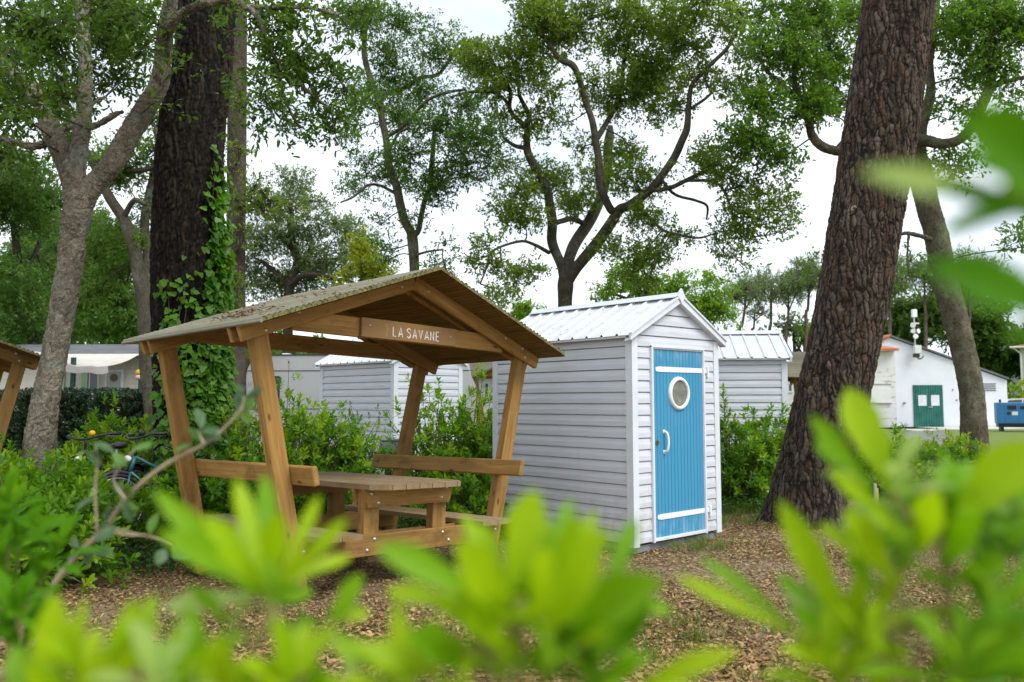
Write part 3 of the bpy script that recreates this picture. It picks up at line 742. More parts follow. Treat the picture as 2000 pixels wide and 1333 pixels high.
# ------------------------------------------------------------------ cork oak in the middle
tree('cork_oak_tree', 'spreading cork oak forking low behind the blue-door cabin', 20, [
    [(1103, None, 17.6), (1103, 700, 15.6), (1103, 600, 14.8), (1105, 560, 16.0), (1106, 540, 13.6)],
    [(1105, 556, 12.8), (1097, 520, 9.6), (1079, 475, 9.6), (1079, 436, 9.6, -.3), (1073, 400, 9.6, -.5), (1068, 368, 8.8, -.7), (1050, 335, 8.8, -.8), (1034, 306, 8.0, -.9), (1029, 286, 7.2, -.9), (1029, 250, 5.6, -1), (1032, 225, 4.8, -1), (1015, 187, 4.0, -1.1), (1012, 162, 3.2, -1.2), (1000, 120, 2.4, -1.3)],
    [(1029, 252, 5.6, -1), (997, 217, 4.8, -1.2), (997, 180, 4.0, -1.3), (982, 150, 3.2, -1.4), (965, 125, 2.4, -1.5), (950, 100, 1.6, -1.5)],
    [(996, 205, 3.2, -1.2), (967, 182, 3.2, -1.5), (920, 180, 2.8, -1.9), (880, 190, 2.0, -2.2)],
    [(1030, 290, 4.8, -.9), (1005, 285, 4.0, -1), (985, 270, 3.2, -1.2), (975, 255, 2.4, -1.3)],
    [(1104, 552, 13.6), (1108, 520, 12.0), (1121, 481, 12.0, .4), (1147, 439, 11.2, .8), (1165, 405, 10.4, 1.0), (1180, 370, 8.8, 1.3), (1187, 330, 8.8, 1.4), (1187, 296, 9.6, 1.4), (1190, 268, 9.6, 1.4), (1192, 246, 4.8, 1.4)],
    [(1107, 550, 13.6), (1128, 521, 11.2, -.2), (1167, 475, 10.8, -.5), (1193, 436, 10.4, -.8), (1210, 410, 10.4, -.9), (1232, 400, 9.6, -1.1), (1271, 371, 8.8, -1.4), (1294, 342, 8.0, -1.5), (1316, 309, 7.6, -1.6), (1332, 275, 7.2, -1.7), (1342, 250, 7.2, -1.7), (1345, 212, 6.0, -1.8), (1350, 170, 4.8, -1.9), (1365, 150, 4.4, -2), (1395, 120, 4.0, -2.1), (1420, 95, 3.6, -2.2), (1440, 60, 2.8, -2.3), (1452, 25, 2.4, -2.4)],
    [(1203, 416, 8.8, -.8), (1190, 405, 8.0, -1), (1173, 361, 8.0, -1.2), (1169, 312, 7.6, -1.3), (1164, 280, 7.2, -1.4), (1157, 237, 6.8, -1.5), (1142, 195, 6.4, -1.6), (1130, 150, 6.4, -1.7), (1117, 127, 6.4, -1.7), (1095, 117, 6.0, -1.8), (1077, 95, 5.2, -1.9), (1068, 77, 4.8, -1.9), (1050, 62, 4.0, -2), (1037, 25, 3.6, -2.1), (1030, 0, 3.2, -2.1), (1022, -50, 2.4, -2.2)],
    [(1165, 272, 5.6, -1.4), (1182, 245, 5.2, -1.2), (1200, 212, 5.2, -1), (1214, 175, 4.8, -.8), (1218, 120, 4.0, -.6), (1235, 60, 3.6, -.6), (1262, 28, 3.2, -.5), (1290, -10, 2.4, -.5)],
    [(1074, 92, 4.0, -1.9), (1110, 70, 3.6, -1.5), (1150, 38, 3.6, -1.4), (1195, 22, 3.2, -1.3), (1240, 5, 2.4, -1.2)],
    [(1271, 372, 4.8, -1.4), (1307, 368, 4.8, -1.8), (1342, 352, 4.4, -2.2), (1375, 335, 4.0, -2.5), (1400, 320, 2.8, -2.8)],
    [(1340, 353, 3.2, -2.2), (1391, 355, 3.2, -2.6), (1414, 374, 2.8, -2.8), (1430, 416, 2.4, -2.9), (1436, 450, 1.6, -2.9)],
    [(1290, 350, 3.6, -1.5), (1318, 380, 3.2, -1.6), (1359, 392, 2.8, -1.7), (1381, 403, 2.4, -1.7), (1380, 430, 1.6, -1.7)],
    [(1240, 398, 4.0, -1.1), (1255, 413, 3.6, -1.4), (1294, 449, 3.2, -1.9), (1326, 459, 2.8, -2.2), (1365, 465, 2.4, -2.5), (1400, 455, 1.6, -2.8)],
    [(1079, 437, 4.8, -.3), (1098, 432, 5.6, -.2), (1118, 428, 5.6, .2), (1141, 437, 5.6, .7)],
    [(1073, 494, 4.0), (1043, 478, 3.2, -.5), (1014, 472, 2.8, -1), (962, 491, 2.4, -1.5), (949, 527, 2.0, -1.7), (938, 555, 1.6, -1.8)],
    [(1066, 372, 3.2, -.7), (1045, 366, 2.8, -1), (1017, 368, 2.4, -1.2), (998, 387, 2.0, -1.4)],
    [(1345, 215, 3.2, -1.8), (1375, 195, 3.2, -1.9), (1392, 180, 2.4, -2)]],
    [(1000, 395, 50, 40, -1.3), (1050, 345, 40, 40, -.5), (960, 495, 42, 32, -1.6), (1005, 530, 45, 40, -1.2), (972, 575, 28, 22, -1.6), (1025, 425, 45, 32, -.8), (1085, 335, 26, 26, -.3), (1135, 395, 42, 42, .6), (1165, 345, 36, 36, .8),
     (1245, 350, 55, 42, -1), (1230, 290, 42, 26, -.8), (1200, 480, 36, 28, -.9), (1270, 435, 42, 34, -1.5), (1285, 500, 48, 34, -1.7), (1235, 525, 28, 26, -1.3), (1330, 452, 36, 15, -2), (1262, 560, 26, 30, -1.5, .8), (1255, 600, 22, 16, -1.5, .7),
     (1390, 335, 44, 34, -2.6), (1450, 350, 60, 32, -3), (1480, 415, 50, 50, -3.1, .8), (1430, 455, 34, 42, -2.9, .7), (1528, 400, 28, 55, -3.3, .7), (1450, 505, 28, 32, -3, .6), (1538, 450, 18, 24, -3.3, .6), (1375, 298, 34, 22, -2.2), (1410, 490, 22, 30, -2.8, .5),
     (1000, 110, 80, 50, -1.4), (960, 165, 50, 42, -1.7), (1060, 35, 90, 38, -2), (1110, 60, 70, 42, -1.6), (1180, 25, 90, 34, -1.4), (1210, 90, 52, 42, -.7), (1270, 115, 95, 48, -.9), (1240, 178, 80, 36, -.9), (1200, 212, 60, 32, -.7), (1285, 225, 36, 24, -1), (1330, 85, 60, 40, -1.8), (1400, 35, 62, 36, -2.2), (1385, 150, 42, 32, -2), (1350, 15, 70, 32, -2), (1060, 150, 34, 44, -1.6), (1100, 235, 20, 24, -1.2, .6), (1130, 285, 24, 24, -1, .7), (1040, 235, 40, 40, -1), (980, 235, 26, 22, -1.2), (935, 120, 34, 50, -1.7), (1300, 35, 70, 32, -1), (1440, 185, 30, 32, -2.2), (1005, 320, 30, 20, -1), (1160, 165, 40, 24, -1.5), (1325, 195, 34, 24, -1.8, .7), (1130, -30, 200, 30, -1.5), (1450, 90, 30, 36, -2.3)],
    LF_OAK, BARK_OAK, dens=28, m=9, Ls=.26, L=.085, Wd=.048, n=12, droop=.1, gap=.19)
# ------------------------------------------------------------------ two-stemmed oak left of it
tree('holm_oak_tree', 'slender two-stemmed holm oak rising behind the shelter roof', 19, [
    [(810, None, 13), (810, 600, 11.5), (809, 525, 10.5), (807, 475, 11), (803, 452, 9)],
    [(803, 456, 9), (790, 430, 8.5), (782, 400, 8.5), (775, 365, 8), (760, 325, 8), (755, 280, 7.5), (747, 237, 7), (740, 195, 7), (725, 160, 6), (712, 112, 5.5), (712, 75, 5), (717, 37, 5), (725, 0, 4), (730, -40, 3)],
    [(806, 462, 7), (817, 450, 6), (822, 425, 5.5), (830, 392, 5.5), (840, 365, 5), (842, 332, 5), (846, 290, 4.5), (850, 250, 3.5), (870, 215, 2.5)],
    [(737, 185, 5), (770, 180, 4.5, .5), (795, 170, 4.5, 1), (822, 152, 4, 1.4), (860, 142, 3.5, 1.8), (897, 82, 3, 2)],
    [(752, 270, 4), (790, 245, 3.5, -.4), (830, 200, 3, -.8), (870, 182, 3, -1), (910, 175, 2.5, -1.2)],
    [(770, 377, 3.5), (745, 364, 3), (720, 362, 3, -.4), (690, 385, 2.5, -.7), (665, 396, 1.6, -.9)],
    [(758, 300, 3), (778, 262, 2.8, -.5), (800, 250, 2.4, -.8)],
    [(808, 500, 3), (835, 492, 2.4, -.4), (865, 488, 2, -.7)]],
    [(730, 45, 50, 40, .2), (690, 30, 44, 32, -.4), (760, 105, 42, 38, .3), (715, 190, 40, 38, -.3), (780, 225, 50, 42, .4), (820, 185, 50, 38, 1), (860, 250, 52, 42, -.6), (905, 300, 55, 40, -1), (880, 340, 42, 24, -1), (935, 270, 46, 40, -1.2), (790, 300, 50, 38, -.6), (715, 330, 38, 32, .3, .8), (700, 370, 34, 18, -.6, .8), (832, 365, 38, 36, -.3), (860, 395, 24, 34, -.5, .8), (745, 425, 18, 32, .3, .6), (742, 480, 24, 18, 0, .6), (872, 472, 18, 14, -.4, .6), (872, 520, 34, 22, -.6), (755, 502, 24, 18, .2, .6),
     (845, 110, 50, 32, 1.4), (800, 55, 34, 32, .6, .7), (858, 60, 32, 26, 1.2, .5), (910, 120, 50, 32, 1.8), (905, 200, 36, 32, -1), (935, 345, 34, 16, -1.2, .7), (810, 430, 22, 22, -.3, .7), (690, 250, 26, 34, .2, .7), (960, 310, 20, 30, -1.2, .7), (750, 150, 34, 34, .5), (775, 345, 30, 26, .5)],
    LF_HOLM, BARK_MOSS, dens=30, m=9, Ls=.26, L=.08, Wd=.04, n=10, gap=.19)
# ------------------------------------------------------------------ evergreen oak behind the leaning pine
tree('evergreen_oak_tree', 'crooked grey-green oak standing directly behind the leaning pine', 17, [
    [(1903, None, 30), (1903, 860, 25), (1896, 760, 22), (1872, 650, 21.5), (1845, 540, 21), (1827, 450, 21), (1812, 406, 22), (1800, 350, 23), (1797, 315, 19)],
    [(1797, 330, 20), (1793, 298, 14), (1799, 252, 11), (1810, 214, 10), (1818, 176, 9), (1815, 126, 8), (1822, 70, 7), (1830, 10, 5), (1835, -40, 4)],
    [(1795, 320, 17), (1786, 280, 13, -.2), (1810, 276, 11, -.5), (1837, 281, 10, -.8), (1871, 274, 10, -1), (1900, 245, 9.5, -1.2), (1914, 218, 9.5, -1.3), (1930, 176, 9, -1.4), (1936, 140, 7, -1.5), (1928, 110, 6, -1.6), (1940, 50, 5, -1.6), (1950, -20, 4, -1.6)],
    [(1928, 185, 6, -1.4), (1950, 165, 5, -1.6), (1985, 155, 4, -1.8), (2020, 150, 3, -1.9)],
    [(1790, 330, 16), (1760, 310, 12, .3), (1700, 305, 10, .5), (1660, 300, 9, .5), (1636, 296, 9, .4), (1607, 287, 8.5, .3), (1586, 266, 8, .2), (1578, 232, 7, 0), (1562, 192, 6.5, -.2), (1554, 176, 5.5, -.3), (1550, 126, 4.5, -.4), (1560, 80, 3.5, -.4), (1575, 30, 3, -.4)],
    [(1560, 190, 4, -.2), (1540, 175, 4, -.5), (1525, 164, 3.5, -.7), (1500, 140, 3, -.9), (1480, 110, 2, -1)],
    [(1630, 295, 4, .4), (1650, 270, 3.5, .6), (1660, 240, 3, .8), (1655, 200, 2.4, .9)],
    [(1828, 470, 5), (1800, 462, 4, -.3), (1772, 456, 3.5, -.5), (1755, 460, 3, -.5), (1740, 466, 2.4, -.5)],
    [(1775, 457, 2, -.5), (1772, 500, 1.4, -.5), (1776, 540, .9, -.6)]],
    [(1500, 110, 52, 48, -.9), (1560, 95, 52, 48, -.4), (1620, 105, 44, 48, .2), (1480, 200, 50, 40, -.8), (1550, 222, 60, 40, -.3), (1620, 215, 36, 36, .5), (1490, 268, 60, 38, -.7), (1445, 252, 34, 30, -1), (1590, 25, 70, 34, -.2), (1650, 35, 50, 36, .4), (1515, 322, 42, 24, -.6, .8), (1640, 165, 36, 36, .6), (1530, 55, 36, 36, -.6), (1700, 20, 60, 40, .8), (1575, 160, 36, 36, -.3), (1440, 300, 26, 20, -1, .7), (1520, 5, 50, 24, -.6),
     (1850, 55, 70, 42, -.4), (1930, 55, 80, 50, -1.6), (1880, 140, 52, 34, -.7), (1965, 145, 52, 42, -1.8), (1900, 10, 90, 30, -1), (1860, 228, 34, 20, -.6, .8), (1945, 240, 44, 26, -1.5, .8), (1985, 230, 44, 44, -1.9), (1825, 318, 32, 24, -.2, .7), (1865, 335, 34, 24, -.8, .7), (1995, 480, 16, 32, -1.9), (1990, 40, 50, 60, -1.8), (1770, 540, 18, 16, -.6, .5), (1780, 500, 12, 14, -.6, .4), (1840, 190, 24, 20, -.3, .6), (1596, 535, 26, 20, .4, .35), (1905, 300, 30, 18, -1, .7)],
    LF_GREEN, BARK_MOSSD, dens=31, m=9, Ls=.28, L=.095, Wd=.048, n=44, trunk_mm=18, gap=.19)
# ------------------------------------------------------------------ near cork oak with the pale trunk
tree('pale_oak_tree', 'oak with a pale corky trunk leaning over the low bushes and forking in two', 8.5, [
    [(70, None, 33), (76, 883, 28), (89, 790, 25.5), (106, 700, 23.5), (121, 610, 22.5), (135, 520, 22), (144, 460, 23), (152, 420, 26), (157, 392, 21)],
    [(152, 418, 24), (143, 362, 20), (126, 308, 19), (103, 262, 18), (84, 212, 16), (58, 170, 14), (28, 144, 12), (0, 115, 11), (-60, 70, 9), (-120, 20, 7)],
    [(146, 375, 18), (152, 300, 16), (160, 250, 15), (167, 168, 12.5), (166, 100, 12), (162, 40, 12), (160, -40, 11), (158, -140, 9)],
    [(154, 414, 23), (170, 380, 21), (190, 354, 20), (222, 318, 20), (250, 268, 19), (286, 207, 18.5), (311, 165, 18), (319, 110, 17), (324, 60, 15, -.2), (331, 15, 13, -.3), (340, -50, 11, -.4), (350, -140, 8, -.4)],
    [(323, 78, 9, -.3), (337, 48, 8, -.5), (375, 15, 7, -.6), (450, 0, 6.5, -.7), (478, 13, 5.5, -.7), (502, 32, 5, -.7), (520, 80, 4.5, -.6), (542, 120, 3.5, -.5), (585, 165, 2.8, -.4), (640, 210, 2, -.3)],
    [(478, 12, 4, -.7), (540, 16, 3.6, -.6), (600, 15, 2.8, -.5), (660, 30, 2, -.4)],
    [(535, 112, 2.4, -.5), (560, 200, 2, -.4), (590, 260, 1.6, -.3)],
    [(168, 252, 7), (195, 242, 5.5), (222, 226, 5), (240, 218, 3)],
    [(88, 282, 7), (62, 286, 6.5), (20, 276, 6), (-30, 262, 5)],
    [(104, 262, 5), (140, 246, 4, .2), (180, 205, 3, .4), (205, 190, 2.4, .5)]],
    [(540, 55, 52, 34, -.5), (600, 40, 60, 32, -.4), (560, 125, 46, 38, -.4), (515, 185, 36, 36, -.6), (595, 175, 46, 40, -.2), (640, 125, 34, 32, -.3), (640, 220, 44, 38, -.1), (575, 255, 40, 22, -.2, .8), (690, 20, 34, 22, -.2), (500, 228, 24, 26, -.6, .7), (612, 292, 18, 14, -.1, .5), (680, 85, 26, 32, -.1, .8), (688, 185, 28, 32, .1, .9), (660, 268, 26, 18, .1, .7), (492, 130, 20, 34, -.7, .7), (460, 60, 24, 20, -.9, .5), (330, 140, 12, 20, -.7, .5), (320, 205, 14, 16, -.8, .5), (480, -10, 60, 16, -.5),
     (60, 40, 70, 46, .6), (120, 92, 52, 44, .8), (220, 38, 66, 42, .5), (262, 105, 50, 48, .7), (205, 145, 40, 40, .9), (40, 160, 46, 36, .5), (118, 182, 36, 34, .9), (275, 20, 54, 34, .3), (45, 235, 44, 34, .6), (15, 305, 40, 34, .8), (10, 100, 40, 40, .3), (180, 20, 60, 34, 1), (235, 75, 46, 36, 1.2), (80, 110, 44, 40, 1.3), (150, -30, 190, 30, .6), (300, 60, 20, 36, 1.0, .7), (-10, 200, 40, 50, .5), (85, 195, 40, 30, -.8, .6), (30, 205, 44, 34, -.9, .7), (180, 95, 34, 44, -.7, .55), (262, 90, 40, 44, -.5, .7), (120, 45, 50, 34, -1, .7), (40, 110, 46, 40, -1, .7), (215, 25, 60, 30, -.8, .7), (310, 45, 22, 40, -.6, .6), (15, 270, 30, 26, -.7, .5), (140, 150, 26, 22, -.6, .4)],
    LF_DARK, BARK_CORK, dens=52, m=8, Ls=.20, L=.072, Wd=.030, n=56, twig=.006, hubr=.014, nv=6, gap=.19, trunk_mm=26)
# ------------------------------------------------------------------ background trees
def blob(cx, cy, rx, ry, k, d0=-1.5, d1=1.5, s=.5, f=1.0):
    """k overlapping clumps filling an ellipse of the skyline"""
    out = []
    for i in range(k):
        a = random.uniform(0, 2 * PI); r = random.random() ** .5
        out.append((cx + rx * r * math.cos(a) * .75, cy + ry * r * math.sin(a) * .75, rx * s * random.uniform(.7, 1.2), ry * s * random.uniform(.7, 1.2), random.uniform(d0, d1), f))
    return out
tree('thin_oak_tree', 'bent slender oak trunk close beside the ivy-clad pine', 15, [
    [(303, None, 17), (300, 830, 15.5), (290, 740, 15), (284, 650, 14), (280, 590, 13.5), (266, 510, 12), (248, 440, 11), (214, 386, 9.5), (190, 335, 8), (166, 292, 8), (140, 240, 6), (120, 180, 4)],
    [(280, 580, 10), (288, 500, 9, .4), (283, 430, 9, .5), (300, 350, 9, .6), (310, 300, 7, .6), (305, 250, 5, .6)],
    [(240, 428, 6), (262, 392, 5, -.2), (285, 400, 4, -.3)], [(248, 335, 5, .3), (285, 332, 5, .3), (300, 325, 4, .3)]],
    [(230, 345, 46, 40, .5), (280, 300, 40, 40, .6), (205, 470, 46, 44, .8), (250, 540, 36, 44, 1.2), (300, 430, 26, 46, .8), (190, 560, 36, 36, 1.6), (130, 250, 44, 44, .5), (215, 300, 36, 30, 0), (120, 170, 40, 40, .3), (300, 230, 30, 40, 1), (260, 470, 30, 30, .3)],
    LF_GREEN, BARK_OAK, dens=36, m=8, Ls=.24, L=.08, Wd=.04, n=12)
tree('shaded_oak_tree', 'dark twisted oak among the shaded trees at the picture edge', 22, [
    [(68, None, 12), (66, 700, 10), (62, 640, 10), (52, 580, 9), (34, 500, 8), (28, 420, 7), (32, 360, 6), (20, 300, 4)],
    [(45, 550, 6), (75, 480, 5, .5), (90, 420, 4, .8), (100, 370, 3, 1)], [(30, 440, 5), (-5, 380, 4, -.5)]],
    blob(40, 380, 90, 110, 13, -1.5, 1.5, .42) + blob(50, 560, 90, 80, 11, -1.5, 1.5, .42) + [(20, 640, 50, 26, 0), (90, 640, 36, 26, 0)],
    LF_HOLM, BARK_DARK, dens=22, m=8, Ls=.3, L=.10, Wd=.055, n=8)
tree('broad_oak_tree', 'leafy oak filling the gap between the pale trunk and the ivy-clad pine', 30, [
    [(222, None, 10), (222, 700, 9), (220, 640, 9), (212, 570, 8), (205, 500, 7), (195, 430, 5)], [(214, 580, 6), (240, 530, 5, .6), (262, 480, 4, 1)], [(210, 540, 5), (180, 500, 4, -.8), (160, 470, 3, -1)]],
    blob(205, 600, 110, 80, 16, -2, 2, .4) + blob(190, 470, 100, 80, 12, -2, 2, .4) + blob(250, 640, 80, 36, 8, -2, 2, .45),
    LF_HOLM, BARK_DARK, dens=11, m=9, Ls=.4, L=.14, Wd=.075, n=8)
tree('background_oak_tree', 'dull green oak showing between trunks above the cream mobile home', 38, [
    [(140, None, 8), (140, 690, 7), (138, 600, 7), (145, 520, 6), (140, 440, 4)]],
    blob(130, 600, 150, 70, 16, -3, 3, .36) + blob(120, 470, 130, 80, 10, -3, 3, .36),
    LF_WOODS, BARK_DARK, dens=8, m=9, Ls=.5, L=.18, Wd=.10, n=8)
tree('round_oak_tree', 'rounded grey-green oak whose crown tops the shelter roof beside the plain trunk', 30, [
    [(562, None, 12), (562, 640, 10), (565, 570, 9), (572, 540, 8), (580, 510, 7), (572, 470, 6), (565, 430, 5), (570, 400, 3)],
    [(566, 560, 7), (590, 540, 6, -.5), (620, 538, 5, -1), (650, 545, 4, -1.4)], [(575, 535, 6), (598, 510, 5, .6), (610, 470, 4, 1)], [(572, 490, 5), (545, 460, 4, .5), (520, 440, 3, .8)], [(566, 560, 6), (535, 530, 5, .3), (510, 510, 4, .5)]],
    [(505, 400, 36, 30, -.5), (560, 390, 36, 34, .5), (590, 362, 22, 28, .8), (540, 450, 50, 34, 0), (500, 480, 36, 44, .6), (520, 555, 44, 44, .8), (592, 480, 44, 44, .3), (620, 420, 34, 22, -.5), (655, 440, 26, 20, -.4), (680, 455, 42, 28, -.6), (640, 510, 50, 34, -.3), (700, 490, 44, 32, -.6), (565, 560, 34, 24, .9), (735, 530, 30, 28, -.4), (480, 540, 20, 60, .6), (600, 560, 50, 20, .8), (560, 345, 20, 16, .5), (610, 530, 50, 24, 1)],
    LF_PALE, BARK_DARK, dens=18, m=9, Ls=.34, L=.11, Wd=.055, n=8, gap=.24)
tree('yellowing_tree', 'small tree with yellow-green leaves just above the shelter ridge', 25, [
    [(704, None, 6), (704, 620, 5), (706, 560, 4), (704, 510, 3)], [(705, 560, 3), (680, 548, 2.5), (660, 545, 2)]],
    [(700, 500, 26, 22, 0), (722, 522, 32, 24, -.3), (662, 545, 24, 9, -.3), (690, 540, 26, 14, 0), (740, 545, 24, 14, .2), (705, 475, 14, 10, 0, .7)],
    LF_YEL, BARK_DARK, dens=22, m=8, Ls=.28, L=.11, Wd=.07, n=7)
tree('lime_tree', 'fresh bright green tree peeping over the white roof ridge', 28, [
    [(1262, None, 9), (1262, 650, 7), (1255, 600, 6), (1245, 560, 5), (1240, 530, 3)], [(1258, 620, 5), (1320, 590, 4, .5), (1345, 560, 3, .7)], [(1320, 590, 3.5, .5), (1370, 590, 3, .8), (1400, 575, 2, 1)], [(1256, 600, 4), (1215, 580, 3, -.3), (1190, 575, 2, -.5)]],
    [(1240, 548, 44, 34, 0), (1200, 570, 26, 18, -.3), (1275, 570, 26, 26, .2), (1330, 562, 34, 28, .6), (1375, 592, 36, 32, .9), (1395, 560, 24, 20, 1), (1300, 590, 36, 26, .4), (1410, 622, 26, 26, 1), (1175, 582, 14, 8, -.5, .7), (1355, 620, 50, 30, .7), (1240, 522, 20, 14, 0, .7)],
    LF_LIME, BARK_DARK, dens=15, m=9, Ls=.36, L=.13, Wd=.07, n=7, gap=.22)
tree('far_tree', 'small round tree far off, just above the back end of the white roof', 50, [[(1022, None, 5), (1022, 680, 4), (1022, 620, 3)]],
    [(1022, 610, 26, 18, 0), (1005, 605, 16, 14, 0), (1040, 605, 16, 12, 0), (1020, 640, 30, 22, 0)], LF_LIME, BARK_DARK, dens=7, m=9, Ls=.5, L=.2, Wd=.12, n=6)
tree('tall_pine_tree', 'straight plain pine trunk just beyond the ivy-clad pine', 15, [
    [(459, None, 24), (460, 800, 20), (461, 600, 19.5), (462, 400, 19), (463, 200, 18), (464, 0, 17), (466, -120, 16)],
    [(470, 400, 4), (490, 402, 4, -.3), (505, 395, 3.5, -.4), (518, 385, 3, -.5), (525, 392, 2, -.5)]],
    [(468, 395, 18, 26, -.6), (462, 545, 17, 30, -.5), (466, 300, 14, 26, -.6, .8), (470, 205, 14, 26, -.6, .6), (470, 470, 10, 40, -.6, .6), (508, 370, 26, 20, -.6), (455, 600, 14, 26, -.5), (520, 400, 30, 22, -.6), (560, 400, 22, 18, -.6), (620, 395, 30, 14, -.9, .7), (450, 330, 10, 20, -.6, .6)],
    LF_OAK, bark_mat('tall_pine_bark', (.050, .040, .032), (.165, .130, .105), 13, .25), dens=42, m=8, Ls=.16, L=.06, Wd=.035, n=16)
# far stone pines
def far_pine(label, x, ytop, ybase, crown, Y=60, lean=8, dens=2.6, r=3.4, k=8):
    cx, cy, rx, ry = crown; rx *= 1.2; ry *= 1.15
    cl = blob(cx, cy, rx, ry, k, -2, 2, .42) + [(cx, cy - ry * .25, rx * .6, ry * .5, 0)]
    tree('stone_pine_tree', label, Y, [[(x, None, r * 1.3), (x, ybase, r), ((x * 2 + cx) / 3 + lean * .2, (ybase * 2 + ytop) / 3, r * .9), (cx, ytop, r * .7), (cx, cy - ry * .4, r * .3)],
        [(cx, ytop + 6, r * .5), (cx - rx * .5, cy, r * .3)], [(cx, ytop + 10, r * .5), (cx + rx * .5, cy, r * .3)]],
        cl, LF_PINE, BARK_FARPINE, dens=dens, m=12, Ls=.7, L=.34, Wd=.07, n=6, group='umbrella pines on the horizon', twig=.03, hubr=.06, droop=-.1)
far_pine('leaning umbrella pine nearest the bright green tree', 1444, 592, 655, (1456, 572, 40, 24))
far_pine('stunted little pine between two taller umbrella pines', 1468, 618, 657, (1474, 612, 26, 11), k=5, r=2.6)
far_pine('broad-crowned umbrella pine flanked by a stunted one', 1503, 580, 657, (1506, 558, 38, 26))
far_pine('umbrella pine with a thin trunk beside the broad-crowned one', 1535, 600, 650, (1540, 562, 32, 34))
far_pine('tallest umbrella pine half hidden by the leaning pine trunk', 1574, 565, 625, (1580, 536, 40, 28))
far_pine('umbrella pine showing directly past the leaning trunk', 1738, 585, 640, (1735, 545, 46, 40), 55)
far_pine('umbrella pine between the leaning trunk and the crooked oak', 1808, 590, 640, (1806, 545, 44, 36), 55)
far_pine('umbrella pine crown rising past the crooked oak', 1893, 585, 640, (1893, 540, 50, 38), 55, k=11)
for lab, cl, lf, x in (('rounded dark green tree behind the white workshop roof', blob(1765, 645, 46, 50, 10) + blob(1835, 615, 40, 50, 8), LF_WOODS, 1790),
                   ('big dark tree filling the view between crooked oak and villa', blob(1920, 640, 60, 60, 12) + blob(1960, 690, 50, 46, 8), LF_HOLM, 1925),
                   ('low feathery tree at the foot of the far umbrella pines', blob(1548, 640, 36, 16, 5, f=.5) + blob(1480, 658, 50, 5, 5, f=.5), LF_PINE, 1550),
                   ('pale bushy tree rising behind the slatted shelter roof', blob(1590, 652, 34, 20, 6, f=.6), LF_LIME, 1570)):
    tree('woodland_tree', lab, 62, [[(x, None, 6), (x, 740, 5), (x + 2, 690, 4), (x, 650, 3)], [(x, 700, 3), (x + 20, 660, 2)], [(x, 700, 3), (x - 20, 660, 2)]], cl, lf, BARK_DARK, dens=5, m=10, Ls=.8, L=.32, Wd=.18, n=6, twig=.03, hubr=.06, group=None)
def far_wood():
    """a far belt of woodland closing the view behind the camp: leaf masses on thin trunks"""
    P = []; 
    for x0, x1, yt, Y, n in ((-260, 330, 600, 48, 2300), (330, 1000, 690, 62, 2600), (1000, 1450, 700, 80, 2000), (1430, 2300, 715, 80, 2800)):
        X = rng.uniform(x0, x1, n); top = yt + 26 * np.sin(X * .021) + 16 * np.sin(X * .057 + 1) + 12 * np.sin(X * .13)
        y = top + (790 - top) * rng.random(n) ** 1.1; YY = Y + rng.uniform(-4, 4, n)
        P.append(np.array([at(a, b, c) for a, b, c in zip(X, y, YY)]))
    P = np.concatenate(P); k = len(P)
    A = rng.normal(size=(k, 3)); A[:, 1] -= .6; A[:, 2] += .4
    p, d, n_, l, w_ = sprigs(P, A, 9, .9, .42, .26)
    o = leaf_mesh('woodland', p, d, n_, l, w_, LF_WOODS, None); tag(o, kind='stuff')
    o['label'] = 'far belt of mixed woodland behind the camp'
far_wood()
